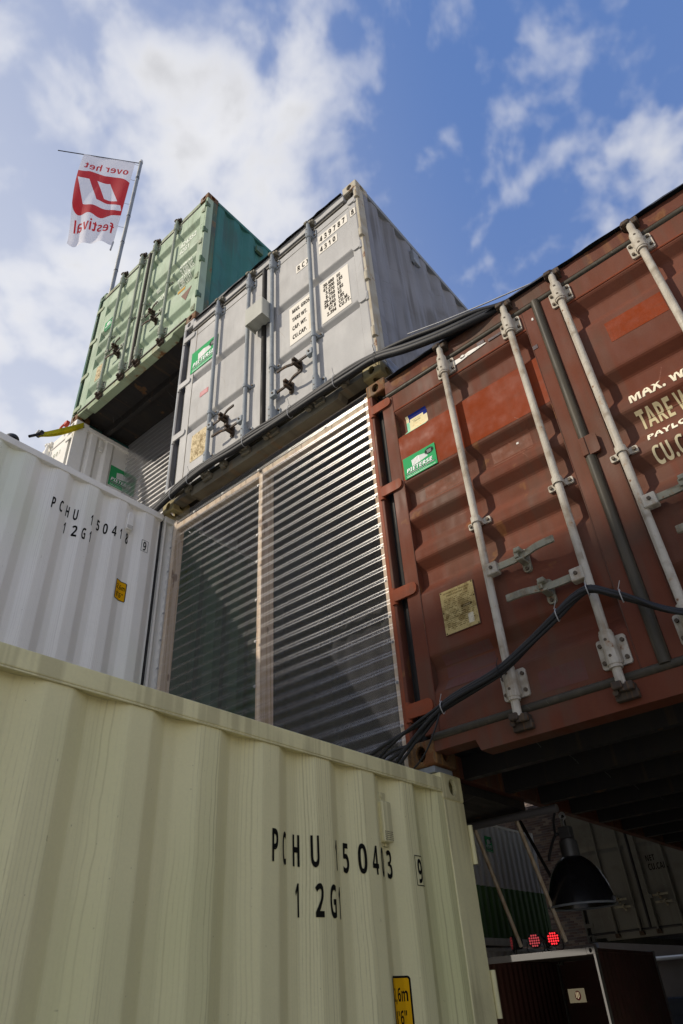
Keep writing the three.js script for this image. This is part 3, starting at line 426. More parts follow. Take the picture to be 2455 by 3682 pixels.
// --- green container, highest ---
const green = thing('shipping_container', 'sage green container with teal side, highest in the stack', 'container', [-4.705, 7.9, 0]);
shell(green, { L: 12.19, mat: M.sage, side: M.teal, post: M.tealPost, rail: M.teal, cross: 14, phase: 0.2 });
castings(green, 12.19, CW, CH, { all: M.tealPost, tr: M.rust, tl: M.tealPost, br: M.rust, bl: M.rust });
const fd = doorEnd(green, { m: { door: M.sage, trim: M.sage, header: M.sageDirty, sill: M.sageDirty, gasket: M.rubberDust, post: M.teal, postR: M.sage, hinge: M.sageDirty, rod: M.rodF, handle: M.cam }, vs: ribsOf(0.06), clampY: 1.12, hubs: [[0.785, 0.34], [0.6, -0.36], [0.81, 0.345], [0.6, -0.37]], rodX: [0.66, 1.1, 1.407, 1.859], leaves: [[0.12, 1.215, 0.16, 0.09], [1.275, 2.42, 0.09, 0.1]], gasketX: 1.245, hw: 0.012, hingeY: [2.2, 1.5, 0.8, 0.2], topY: 2.4, botY: 0.12 });
{
  const L = (x) => x + 4.705, Yc = (y) => y - 7.9;
  const sten = (w, h, draw, col = '#e8efdf', seed = 2, wr = 40) => { const [c, k] = cv(w, h); k.fillStyle = col; k.heavy = 6; draw(k); wear(k, w, h, wr, seed, 2); return c; };
  fd.put('stencil_text', sten(420, 330, (k) => { text(k, '424352', 4, 130, 112, 400); text(k, '42G1', 4, 290, 112, 250); }), 1, L(-2.75), L(-2.42), Yc(9.5), Yc(9.8), 'white stencilled 424352 42G1', 0.003);
  fd.put('stencil_text', sten(420, 560, (k) => { ['30.480 KG', '3.680 KG', '8.070 LB', '67.6 CU.M', '2.389 CU.FT'].forEach((s, i) => text(k, s, 20, 92 + i * 108, 84, 370)); }), 1, L(-2.715), L(-2.44), Yc(8.83), Yc(9.27), 'white stencilled weight rows', 0.003);
  fd.put('stencil_text', sten(420, 520, (k) => { text(k, 'MAX.', 10, 110, 60, 130); text(k, 'TARE WT.', 10, 280, 110, 400); text(k, 'CU. CAP.', 10, 470, 110, 400); }), 1, L(-3.165), L(-2.89), Yc(8.87), Yc(9.24), 'white stencilled tare and capacity lines', 0.003);
  const flat = (name, x0, x1, y0, y1, c, label, leaf = 1) => fd.put(name, c, leaf, L(x0), L(x1), Yc(y0), Yc(y1), label, 0.003);
  const [oc, ok] = cv(80, 60); ok.fillStyle = '#c79a4a'; ok.fillRect(0, 0, 80, 60); flat('warning_label', -2.665, -2.53, 8.66, 8.76, oc, 'faded orange label');
  const [tc, tk] = cv(100, 110); tk.fillStyle = '#8d7468'; tk.beginPath(); tk.moveTo(0, 22); tk.lineTo(100, 0); tk.lineTo(52, 110); tk.closePath(); tk.fill(); flat('warning_label', -2.59, -2.4, 8.4, 8.6, tc, 'faded brown triangle label');
  flat('dealer_sticker', -4.36, -4.17, 9.44, 9.61, stickerMat, 'green dealer sticker, faded', 0);
  flat('data_plate', -4.305, -4.09, 8.39, 8.66, plateD, 'rusty cream data plate', 0);
  const [ic, ik] = cv(60, 120); ik.fillStyle = '#dde6d2'; ik.fillRect(0, 0, 60, 120); ik.clearRect(12, 12, 60, 96); decal('stencil_text', ic, (s, t) => [L(-2.37) + 0.04 * s, Yc(9.72) + 0.1 * t, 0.001], 1, [0, 1], fd.out[1], 'white bracket of the check digit');
  part('wall_vent', [rb(CW - 0.02, CW + 0.02, 2.24, 2.36, -0.86, -0.98, 0.006)], M.tealPost, green);
  for (const y of [2.3, 1.72, 1.1, 0.42]) part('hinge_pin', [rb(CW - 0.03, CW + 0.008, y - 0.035, y + 0.035, -0.05, 0.006, 0.006), cyl([CW - 0.012, y - 0.05, 0], [CW - 0.012, y + 0.05, 0], 0.02, 8)], M.tealPost, green);
}

// --- ten-foot containers: cream one beside the camera, white one above and behind it ---
function serialCanvas(digits) {
  const k = 900, [c, x] = cv(Math.round(0.88 * k), Math.round(0.265 * k)); x.fillStyle = '#16150f';
  [...'PCHU'].forEach((ch, i) => text(x, ch, (0.005 + i * 0.066) * k, 0.108 * k, 0.098 * k, (ch === 'C' || ch === 'P' ? 0.036 : 0.04) * k));
  [...digits].forEach((ch, i) => text(x, ch, (0.335 + i * 0.066) * k, 0.108 * k, 0.098 * k, (ch === '1' ? 0.024 : 0.038) * k));
  text(x, '9', 0.823 * k, 0.116 * k, 0.086 * k, 0.034 * k); x.strokeStyle = '#16150f'; x.lineWidth = 2.6; x.strokeRect(0.811 * k, 0.02 * k, 0.06 * k, 0.106 * k);
  [...'12G1'].forEach((ch, i) => text(x, ch, (0.15 + i * 0.066) * k, 0.255 * k, 0.098 * k, (ch === '1' ? 0.024 : 0.04) * k));
  wear(x, c.width, c.height, 60, 11, 1.2); return c;
}
const [heightCv, hk] = cv(240, 360); hk.fillStyle = '#15130e'; hk.beginPath(); hk.roundRect(0, 0, 240, 360, 26); hk.fill(); hk.fillStyle = '#e3a90c'; hk.beginPath(); hk.roundRect(14, 14, 212, 332, 16); hk.fill(); hk.fillStyle = '#1b150a'; text(hk, '2,6m', 26, 160, 84, 190); text(hk, '8\'6"', 36, 300, 84, 160);
function sideDecals(g, s0, mats, o) { // s0 = world z of the container front
  const { W, phase, serial, serialZ, serialY, stickerZ, stickerY, ventZ, ventY } = o;
  const on = (z0, wz, y0, h) => { const at = (s, t) => { const z = z0 - wz * s, d = ribOff(s0 - z, phase); return [W - 0.008 - d + 0.002 + dent(z - s0, y0 + h * t, 51, 0.0018), y0 + h * t, z - s0]; }; return at; };
  decal('serial_number', serialCanvas(serial), on(serialZ, 0.88, serialY, 0.265), 120, [0, 0.2, 0.4, 0.6, 0.8, 1], g, 'black stencilled serial number');
  decal('height_sticker', heightCv, on(stickerZ, 0.112, stickerY, 0.168), 24, [0, 0.25, 0.5, 0.75, 1], g, 'yellow height sticker with black edge');
  const vz = ventZ - s0, x = W - 0.008 - ribOff(s0 - ventZ, phase);
  const v = part('wall_vent', [rb(x - 0.004, x + 0.008, ventY, ventY + 0.205, vz - 0.031, vz + 0.031, 0.004), rb(x, x + 0.034, ventY + 0.012, ventY + 0.165, vz - 0.03, vz + 0.03, 0.008, 2)], mats, g, { label: 'small louvred vent cover' });
  part('vent_grille', Array.from({ length: 30 }, (_, i) => bx(x + 0.0335, x + 0.0348, ventY + 0.02 + 0.007 * Math.floor(i / 6), ventY + 0.0235 + 0.007 * Math.floor(i / 6), vz - 0.024 + 0.009 * (i % 6), vz - 0.0195 + 0.009 * (i % 6))), M.rubberDust, v);
  part('vent_screw', [cyl([x + 0.006, ventY + 0.188, vz], [x + 0.011, ventY + 0.188, vz], 0.007, 8), cyl([x + 0.006, ventY + 0.006, vz], [x + 0.013, ventY + 0.006, vz], 0.006, 8)], mats, v);
}
const cream = thing('shipping_container', 'cream ten-foot container wall in the foreground, serial ending 403', 'container', [0.0234 - CW, 0, 2.81]);
shell(cream, { fine: true, L: 2.991, mat: M.creamPlain, side: M.cream, rail: M.creamPlain, post: M.creamPlain, phase: 0.08, roof: M.creamPlain });
castings(cream, 2.991, CW, CH, { all: M.creamPlain });
sideDecals(cream, 2.81, M.creamPlain, { W: CW, phase: 0.08, serial: '150403', serialZ: 1.078, serialY: 1.972, stickerZ: 0.46, stickerY: 1.652, ventZ: 0.42, ventY: 2.238 });
part('rail_weld', [cyl([CW - 0.004, CH - 0.088, -0.18], [CW - 0.004, CH - 0.088, -2.815], 0.004, 6)], M.creamPlain, cream);
for (const y of [2.3, 1.75, 1.1, 0.5]) part('hinge', [rb(CW - 0.03, CW + 0.004, y - 0.08, y + 0.08, -2.991, -3.006, 0.004), cyl([CW + 0.002, y - 0.08, -3.0], [CW + 0.002, y + 0.08, -3.0], 0.012, 8)], M.creamPlain, cream);

const white = thing('shipping_container', 'white ten-foot container wall behind the cream one, serial ending 418', 'container', [-2.38 - CW, 2.718, 2.81]);
shell(white, { fine: true, L: 2.797, mat: M.whitePlain, side: M.white, rail: M.whitePlain, post: M.whitePlain, phase: 0.201, tail: 0, roof: M.whitePlain });
castings(white, 2.797, CW, CH, { all: M.whitePlain }, 'front');
sideDecals(white, 2.81, M.whitePlain, { W: CW, phase: 0.201, serial: '150418', serialZ: 1.0, serialY: 4.7 - 2.718, stickerZ: 0.36, stickerY: 4.345 - 2.718, ventZ: 0.322, ventY: 4.968 - 2.718 });
{ // end strip past the open joint
  const pl = rounded([[2.812, 0.004], [2.835, 0.004], [2.86, 0.034], [2.885, 0.034], [2.905, 0.004], [2.935, 0.004]], 0.006), row = (y) => pl.map(([s, d]) => [CW - 0.004 - d, y, -s]);
  part('end_strip', [strip(row(0.05), row(CH - 0.06)), bx(CW - 0.06, CW - 0.04, 0.05, CH - 0.03, -2.812, -2.935), rb(CW - 0.06, CW + 0.001, CH - 0.085, CH - 0.028, -2.812, -2.93, 0.005)], M.whitePlain, white, { label: 'narrow end panel past the dark joint' });
  part('joint_seal', [bx(CW - 0.06, CW - 0.03, 0.05, CH - 0.03, -2.799, -2.811)], M.black, white);
}

// white over green paint of the site containers
const split = (() => { const map = colorTex(700, 600, 3, 2.6, (u, v) => { const t = 1 + 0.1 * (fb(u * 9, v * 9, 91, 4) - 0.5), e = 0.45 + 0.006 * (fb(u * 40, v * 4, 92, 2) - 0.5); const c = v < e ? [0.1, 0.22, 0.07] : [0.66, 0.66, 0.68]; return [c[0] * t, c[1] * t, c[2] * t]; }); return new THREE.MeshStandardMaterial({ map, roughness: 0.65, bumpMap: peel, bumpScale: 0.003 }); })();
const inner = thing('shipping_container', 'dark green container wall behind the clear screen', 'container', [-2.38 - CW, 2.718, -0.2]);
const innerMat = paint([0.04, 0.1, 0.05], { seed: 88, dirt: 0.3 });
shell(inner, { L: 2.991, mat: innerMat, side: innerMat, rail: innerMat, post: innerMat, phase: 0.15 });
castings(inner, 2.991, CW, CH, { all: innerMat });

const base = thing('shipping_container', 'cream container on the ground, hidden under the upper white one', 'container', [-2.44 - CW, 0.127, 2.81]);
shell(base, { L: 6.058, mat: M.creamPlain, phase: 0.1 }); castings(base, 6.058, CW, CH, { all: M.creamPlain });
for (const [x, z] of [[-4.8, 2.7], [-2.6, 2.7], [-4.8, -3.1], [-2.6, -3.1]]) tag(part('timber_block', rb(x - 0.08, x + 0.08, 0, 0.127, z - 0.09, z + 0.09, 0.004), M.wood), 'timber block under the hidden cream container', 'block', 'blocks under the hidden container');
const flank = thing('shipping_container', 'cream container on the ground carrying the right end of the brown one', 'container', [2.16, 0, 0.02]);
shell(flank, { L: 12.19, mat: M.creamPlain, phase: 0.1 }); castings(flank, 12.19, CW, CH, { all: M.creamPlain });
for (const [x, z] of [[-0.133, -0.15], [2.165, -0.15], [2.165, -12.1]]) tag(part('stacking_plate', rb(x, x + 0.135, 2.591, 2.621, z, z + 0.155, 0.004), M.greyTrim), x < 0 ? 'thin steel plate between cream and brown corner castings' : 'steel plate under the brown container at its right', 'plate', x < 0 ? undefined : 'plates at the right');

// --- white container under the left end of the green one ---
const upper = thing('shipping_container', 'white container carrying the green one, sunlit door at its left', 'container', [-4.529 - CW, 5.309, 0]);
{
  const line = [[0.165, 0.012], [0.185, 0.012], [0.2, 0.036], [0.215, 0.036], [0.24, 0.002], [0.318, 0.002], [0.352, 0.034], [0.42, 0.034], [0.46, 0.002], [0.545, 0.002], [0.575, 0.032], [0.985, 0.032]];
  for (let s = 1.01; s < 5.6; s += 0.52) line.push([s, 0.002], [s + 0.08, 0.002], [s + 0.11, 0.032], [s + 0.49, 0.032]); line.push([5.88, 0.03]);
  shell(upper, { L: 6.058, mat: M.whitePlain, line: rounded(line, 0.008), left: false });
  castings(upper, 6.058, CW, CH, { all: M.whitePlain });
  const ud = doorEnd(upper, { m: { door: M.whitePlain, trim: M.whitePlain, gasket: M.whitePlain, post: M.whitePlain, rod: M.whitePlain, cam: M.whitePlain, handle: M.whitePlain }, nuts: false, vs: [[1.6, 1.48, 0.06, 0.03]], clampY: 1.1, hubs: [[0.8, 0.36], [0.6, -0.36], [0.8, 0.36], [0.6, -0.36]] });
  decal('dealer_sticker', stickerMat, (s, t) => [CW - 0.0385, 1.895 + 0.312 * t, -0.578 - 0.38 * s], 1, [0, 1], upper, 'green dealer sticker in the shade');
  const [nc, nk] = cv(260, 120); nk.fillStyle = '#7c8a6a'; [...'9801'].forEach((ch, i) => text(nk, ch, 10 + i * 62, 100, 80, 40, 'normal')); decal('stencil_text', nc, (s, t) => [1.93 + 0.28 * s, 2.16 + 0.1 * t, 0.0008], 1, [0, 1], ud.out[1], 'faint green digits');
  part('wall_vent', [rb(CW - 0.034, CW - 0.02, 2.3, 2.475, -0.36, -0.42, 0.003), ...Array.from({ length: 5 }, (_, i) => rb(CW - 0.022, CW - 0.012, 2.36, 2.47, -0.366 - i * 0.011, -0.372 - i * 0.011, 0.002))], M.whitePlain, upper);
}

// ---------- clear corrugated screens on timber frames ----------
const clear = new THREE.MeshPhysicalMaterial({ transmission: 1, thickness: 0, roughness: 0.23, ior: 1.75, metalness: 0, side: THREE.DoubleSide });
clear.color.setRGB(0.93, 0.93, 0.95);
function corrugated(x0, x1, y0, y1, z, pitch, amp, dx = 0.14) {
  const nx = Math.max(2, Math.round((x1 - x0) / dx)), ny = Math.round((y1 - y0) / pitch * 12), p = [], idx = [];
  for (let j = 0; j <= ny; j++) for (let i = 0; i <= nx; i++) { const x = x0 + (x1 - x0) * i / nx, y = y0 + (y1 - y0) * j / ny; p.push(x, y + 0.003 * (vn(x * 3, y * 1.5, 77) - 0.5), z + amp * Math.cos((y - y1) / pitch * 2 * Math.PI) + 0.008 * (vn(x * 2.2, y * 1.1, 71) - 0.5)); }
  for (let j = 0; j < ny; j++) for (let i = 0; i < nx; i++) { const q = j * (nx + 1) + i; idx.push(q, q + 1, q + nx + 1, q + 1, q + nx + 2, q + nx + 1); }
  const g = new THREE.BufferGeometry(); g.setAttribute('position', new THREE.Float32BufferAttribute(p, 3)); g.setIndex(idx); g.computeVertexNormals(); return g;
}
const screw = uvm(mergeGeometries([cyl([0, 0, 0], [0, 0, 0.004], 0.0095, 14), cyl([0, 0, 0.003], [0, 0, 0.009], 0.005, 8)].map(uvm)));
const screwMat = plain(0.4, 0.4, 0.39, 0.5, 0.4);
const screen = thing('plastic_screen', 'clear corrugated plastic screen on a timber frame between white and brown containers', 'screen', [-2.38, 2.591, -0.03]);
{
  const X = (x) => x + 2.38, Yc = (y) => y - 2.591, z0 = -0.012;
  raw('plastic_sheet', corrugated(X(-2.315), X(-0.142), Yc(2.6), Yc(5.21), 0, 0.076, 0.009), clear, screen);
  const bat = (x0, x1, y0, y1, d) => part('batten', [rb(X(x0), X(x1), Yc(y0), Yc(y1), z0, z0 - d, 0.003)], M.wood, screen);
  bat(-2.3, -2.262, 2.6, 5.2, 0.085); bat(-1.256, -1.216, 2.6, 5.15, 0.12); bat(-0.196, -0.144, 2.6, 5.2, 0.1); bat(-2.26, -0.2, 5.1, 5.15, 0.07); bat(-2.26, -0.2, 2.6, 2.65, 0.07);
  const sc = (x, y) => { const k = 0.076, yy = 5.21 - Math.round((5.21 - y) / k) * k; const m = raw('screw', screw, screwMat, screen); m.position.set(X(x), Yc(yy), 0.011); };
  for (const y of [4.7, 4.5, 4.3, 4.1, 3.9, 3.7, 3.5, 3.28, 3.06, 2.86, 2.7]) sc(-0.17, y);
  for (const y of [5.13, 4.98, 4.8, 4.56, 4.33, 4.02, 3.7, 3.4, 3.1]) sc(-1.236, y);
  for (const y of [4.9, 4.66, 4.3, 4.05, 3.85]) sc(-2.28, y);
  for (const x of [-2.0, -1.65, -0.9, -0.55]) sc(x, 5.13);
}
const screen2 = thing('plastic_screen', 'small clear corrugated plastic screen in the gap under the green container', 'screen', [-4.52, 5.309, -0.74]);
const hazy = clear.clone(); hazy.roughness = 0.55; raw('plastic_sheet', corrugated(0.02, 2.07, 0.02, 2.58, 0, 0.076, 0.009), hazy, screen2);
for (const x of [1.02, 2.0]) part('batten', [rb(x, x + 0.045, 0.02, 2.58, -0.014, -0.08, 0.003)], M.wood, screen2);
{ const a = [], b = []; for (let i = 0; i <= 90; i++) { const x = -2.365 + 2.22 * i / 90, z = -1.115 + 0.022 * Math.sin(i * 0.9) * (0.6 + 0.4 * Math.sin(i * 0.23)); a.push([x, 2.67, z + 0.006 * Math.sin(i * 0.5)]); b.push([x, 5.32, z]); } const m = plain(0.026, 0.026, 0.03, 1); m.side = THREE.DoubleSide; tag(part('added_dark_curtain', strip(a, b, true, 1, null, 0.6), m), 'added black curtain that darkens the space behind the clear screen', 'curtain'); }  // curtain added to block yard light and darken the space behind the screen
// deck behind the large screen
{ const d = part('deck', [bx(-2.378, -0.14, 2.6, 2.66, -0.2, -1.14)], M.under); d.userData.kind = 'structure'; }

// ---------- cables ----------
const nth = ['first', 'second', 'third', 'fourth', 'fifth', 'sixth']; let ti = 0;
function cable(label, pts, r, group, n = 90) { return tag(part('power_cable', tube(pts, r, n, 10), M.cable), label, 'cable', group); }
{
  // three heavy cables strung along the foot of the grey container and over the brown roof edge
  const path = [[-2.5, 5.36], [-2.128, 5.443], [-1.785, 5.472], [-1.424, 5.452], [-1.167, 5.447], [-0.935, 5.428], [-0.5, 5.425], [-0.2, 5.42]];
  const tail = [[0.019, 5.395, 0.07], [0.292, 5.33, 0.07], [0.524, 5.262, 0.06], [0.759, 5.208, 0.05], [0.953, 5.178, 0.0], [1.4, 5.18, -0.06], [2.0, 5.182, -0.08], [2.45, 5.18, -0.1]];
  const low = [[0.014, 5.352, 0.08], [0.271, 5.238, 0.09], [0.511, 5.165, 0.085], [0.679, 5.14, 0.07], [0.846, 5.15, 0.03], [1.0, 5.17, -0.02], [1.5, 5.175, -0.1], [2.4, 5.175, -0.14]];
  const w = (i, a, s) => a * Math.sin(i * 1.9 + s);
  cable('topmost of three thick black cables along the foot of the grey container', [...path.map(([x, y], i) => [x, y + 0.018 + w(i, 0.004, 0), 0.066]), ...tail], 0.018, undefined, 140);
  cable('middle of three thick black cables along the foot of the grey container', [...path.map(([x, y], i) => [x, y - 0.022 + w(i, 0.005, 2), 0.075]), ...low.map(([x, y, z]) => [x, y + 0.03, z - 0.012])], 0.022, undefined, 140);
  cable('lowest of three thick black cables along the foot of the grey container', [...path.map(([x, y], i) => [x, y - 0.062 + w(i, 0.007, 4), 0.082]), ...low.map(([x, y, z]) => [x, y - 0.014, z])], 0.0235, undefined, 140);
  tag(part('power_cable', tube([[0.3, 5.36, 0.085], [0.6, 5.283, 0.06], [0.95, 5.215, 0.03], [1.3, 5.2, -0.03], [2.3, 5.19, -0.1]], 0.0045, 60, 8), M.tie), 'thin pale wire above the thick cables over the brown roof edge', 'wire');
  for (const [x, y] of [[-2.2, 5.41], [-1.98, 5.452], [-1.3, 5.448], [-0.8, 5.425], [-0.35, 5.42], [0.02, 5.37]]) tag(part('cable_tie', [tube([[x, y + 0.045, 0.07], [x, y + 0.02, 0.098], [x, y - 0.04, 0.112], [x, y - 0.088, 0.1], [x, y - 0.09, 0.07], [x, y, 0.045]], 0.0022, 30, 5, true), cyl([x, y + 0.04, 0.09], [x + 0.012, y + 0.075, 0.12], 0.0018, 5)], x === 0.02 ? M.cable : M.tie), nth[ti++] + ' cable tie from the left on the three thick cables', 'cable tie', 'ties on the thick cables');
  // thin cables across the brown doors
  const p = [[-0.02, 2.72, 0.1], [0.161, 2.822, 0.12], [0.477, 2.892, 0.128], [0.64, 2.965, 0.13], [0.798, 3.045, 0.132], [0.89, 3.09, 0.134], [0.955, 3.104, 0.135], [1.077, 3.026, 0.13], [1.276, 2.892, 0.122], [1.62, 2.82, 0.12], [2.2, 2.86, 0.12]];
  const ends = [[[-0.42, 2.6, 0.08], [-0.22, 2.66, 0.09]], [[-0.36, 2.6, 0.05], [-0.25, 2.7, 0.08]], [[-0.24, 2.59, 0.06], [-0.14, 2.66, 0.09]], [[-0.31, 2.62, 0.1], [-0.18, 2.7, 0.1]], [[-0.55, 2.62, 0.06], [-0.3, 2.72, 0.09]], [[-0.2, 2.59, 0.1], [-0.12, 2.64, 0.1]]];
  const which = ['upper', 'second', 'third', 'fourth', 'fifth', 'lowest'];
  ends.forEach((e, k) => { const a = k * 1.047, f = (i) => 0.35 + 0.65 * Math.abs(Math.sin(i * 0.9 + k)); cable('thin black cable in the bundle slung across the brown doors', [...e, ...p.slice(k % 3 === 0 ? 0 : 1).map(([x, y, z], i) => [x, y + 0.016 * Math.cos(a + i * 0.35) * f(i) - (i > 6 ? k * 0.006 : 0), z + 0.014 * Math.sin(a + i * 0.35)])], k % 2 ? 0.0075 : 0.0095, 'cables across the brown doors', 120); });
  tag(part('power_cable', tube([[0.15, 2.81, 0.125], [0.115, 2.74, 0.13], [0.04, 2.65, 0.12], [-0.05, 2.6, 0.1], [-0.16, 2.575, 0.09]], 0.004, 40, 8), M.cable), 'single thin wire drooping past the rusty lower casting of the brown container', 'wire');
  for (const [i, s] of [[1, 0], [2, 1], [4, 2], [6, 3], [7, 4]]) { const [x, y, z] = p[i]; tag(part('cable_tie', [tube([[x, y + 0.028, z], [x + 0.004, y, z + 0.028], [x, y - 0.03, z], [x - 0.004, y, z - 0.028]], 0.0024, 24, 5, true), cyl([x, y + 0.02, z + 0.02], [x + 0.02, y + 0.05, z + 0.03], 0.0016, 5)], s === 1 ? M.cable : M.tie), nth[s] + ' cable tie from the left on the thin cables across brown doors', 'cable tie', 'ties on the thin cables'); }
}
// black roofing film lapping over the tops of grey and brown containers
function film(label, x0, x1, y, z0, drop, seed) {
  const n = 80, a = [], b = [], c = [];
  for (let i = 0; i <= n; i++) { const x = x0 + (x1 - x0) * i / n, k = fb(x * 2.6, 0.5, seed, 3), q = fb(x * 9, 1.5, seed + 3, 2); a.push([x, y + 0.006 * k, z0 - 0.5]); b.push([x, y + 0.012 * k + 0.012 * (q - 0.5), z0 + 0.004 + 0.02 * k]); c.push([x, y - drop * (0.45 + 1.0 * k) - 0.01 * (q - 0.5), z0 + 0.012 + 0.03 * q]); }
  const m = M.tarp.clone(); m.side = THREE.DoubleSide;
  const g = mergeGeometries([strip(a, b), strip(b, c)].map(uvm)); tag(raw('roofing_film', g, m), label, 'film');
}
film('black film edge lapping over the top of the grey doors', -2.25, -0.17, 7.834, 0.004, 0.035, 201);
film('black film edge along the top of the brown doors', 0.05, 2.3, 5.148, 0.024, 0.012, 207);

{ // crumpled film caught under the corner of the grey container
  const p = [], idx = [], nu = 14, nv = 12;
  for (let j = 0; j <= nv; j++) for (let i = 0; i <= nu; i++) { const u = i / nu, v = j / nv; p.push(0.012 + 0.035 * fb(u * 4, v * 5, 401, 3) + 0.02 * v, 5.46 - 0.16 * v * (0.75 + 0.4 * Math.sin(u * 4.5)), -0.005 - 0.3 * u * (0.7 + 0.3 * v) ); }
  for (let j = 0; j < nv; j++) for (let i = 0; i < nu; i++) { const q = j * (nu + 1) + i; idx.push(q, q + nu + 1, q + 1, q + 1, q + nu + 1, q + nu + 2); }
  const g = new THREE.BufferGeometry(); g.setAttribute('position', new THREE.Float32BufferAttribute(p, 3)); g.setIndex(idx); g.computeVertexNormals();
  const m = plain(0.16, 0.16, 0.17, 0.35); m.side = THREE.DoubleSide; tag(part('plastic_film', g, m), 'crumpled grey film at the lower right corner of the grey container', 'film');
}

// ---------- banner and its pole ----------
{
  const pole = thing('flagpole', 'grey metal flagpole rising behind the green container', 'flagpole', [-4.86, 7.85, -0.2]);
  const steel = paint([0.32, 0.33, 0.32], { seed: 81, dirt: 0.3, size: 0.8, metal: 0.3, rough: 0.6 });
  part('pole', [cyl([0, 0, 0], [0, 7.2, 0], 0.031, 18)], steel, pole); part('pole_cap', [cyl([0, 7.18, 0], [0, 7.26, 0], 0.038, 16, 0.03)], plain(0.62, 0.62, 0.6), pole);
  for (const y of [6.62, 6.58, 5.3, 4.5, 3.7]) part('pole_band', [cyl([0, y, 0], [0, y + 0.018, 0], 0.0345, 16)], M.black, pole);
  const d = new THREE.Vector3(-0.62, 0, 0.784); // swing of the arm
  part('flag_arm', [cyl([0, 7.16, 0], [d.x * 1.5, 7.16, d.z * 1.5], 0.009, 8)], M.black, pole);
  // cloth: u from pole to free edge, v from top to bottom
  const [fc, f] = cv(760, 1900), R = '#c5141f';
  f.fillStyle = '#ecebf2'; f.fillRect(0, 0, 760, 1900); f.fillStyle = R;
  // drawn as read from its front; seen from behind it is mirrored
  text(f, 'over het', 50, 340, 150, 650); 
  f.beginPath(); f.moveTo(0, 520); f.bezierCurveTo(120, 400, 240, 430, 380, 440); f.bezierCurveTo(500, 400, 560, 370, 620, 400); f.bezierCurveTo(680, 450, 720, 440, 760, 430); f.lineTo(760, 1180); f.bezierCurveTo(740, 1400, 640, 1400, 560, 1370); f.bezierCurveTo(460, 1330, 380, 1420, 260, 1370); f.bezierCurveTo(140, 1310, 60, 1290, 0, 1260); f.closePath(); f.fill();
  f.fillStyle = '#ecebf2';
  f.beginPath(); f.moveTo(274, 590); f.bezierCurveTo(340, 620, 400, 610, 464, 575); f.lineTo(312, 940); f.bezierCurveTo(250, 940, 180, 1000, 106, 985); f.closePath(); f.fill();
  f.beginPath(); f.moveTo(578, 570); f.bezierCurveTo(630, 580, 690, 620, 742, 590); f.lineTo(600, 1170); f.bezierCurveTo(480, 1220, 330, 1130, 200, 1180); f.bezierCurveTo(120, 1200, 60, 1190, 14, 1165); f.lineTo(44, 1060); f.bezierCurveTo(150, 1090, 260, 1000, 410, 1022); f.closePath(); f.fill();
  f.fillStyle = R; text(f, 'festival', 50, 1670, 190, 660);
  const t = new THREE.CanvasTexture(fc); t.colorSpace = THREE.SRGBColorSpace; t.magFilter = THREE.LinearFilter;
  const mat = new THREE.MeshPhysicalMaterial({ map: t, roughness: 0.9, side: THREE.DoubleSide, transmission: 0.5, thickness: 0 });
  const nu = 36, nv = 72, p = [], uv = [], idx = [], nrm = new THREE.Vector3(d.z, 0, -d.x);
  for (let j = 0; j <= nv; j++) for (let i = 0; i <= nu; i++) {
    const u = i / nu, v = j / nv, free = u * (0.25 + 0.75 * v);
    const r0 = 0.1 + 0.05 * v, r1 = 1.03 - 0.12 * v + 0.03 * Math.sin(v * 5), r = r0 + (r1 - r0) * u;
    const wv = 0.055 * free * Math.sin(7 * u + 5.5 * v) + 0.03 * v * Math.sin(15 * u - 3 * v + 1) + 0.1 * v * u * u * Math.sin(3.4 * v + 0.6) + 0.035 * Math.sin(v * 9 + u * 2) * free + (v > 0.96 ? 0.5 * (v - 0.96) : 0);
    const sag = 0.06 * Math.sin(Math.PI * u) * v + 0.1 * u * v;
    p.push(d.x * r + nrm.x * wv, -2.74 * v * (1 - 0.01 * u) - sag * 0.4, d.z * r + nrm.z * wv); uv.push(u, 1 - v);
  }
  for (let j = 0; j < nv; j++) for (let i = 0; i < nu; i++) { const q = j * (nu + 1) + i; idx.push(q, q + nu + 1, q + 1, q + 1, q + nu + 1, q + nu + 2); }
  const g = new THREE.BufferGeometry(); g.setAttribute('position', new THREE.Float32BufferAttribute(p, 3)); g.setAttribute('uv', new THREE.Float32BufferAttribute(uv, 2)); g.setIndex(idx); g.computeVertexNormals();
  const flag = thing('banner', 'white festival banner with red letter block, hanging from the flagpole arm', 'banner', [-4.86, 15.0, -0.2]);
  raw('cloth', g, mat, flag);
  for (const v of [0.02, 0.24, 0.56, 0.85]) part('tie_cord', [tube([[0, -2.56 * v, 0], [d.x * 0.06, -2.56 * v - 0.02, d.z * 0.06], [d.x * (0.1 + 0.05 * v), -2.56 * v, d.z * (0.1 + 0.05 * v)]], 0.004, 10, 5)], M.tie, flag);
  part('edge_rod', [cyl([d.x * 0.145, -2.66, d.z * 0.145], [d.x * 0.16, -2.9, d.z * 0.16], 0.014, 8)], M.tie, flag);
}

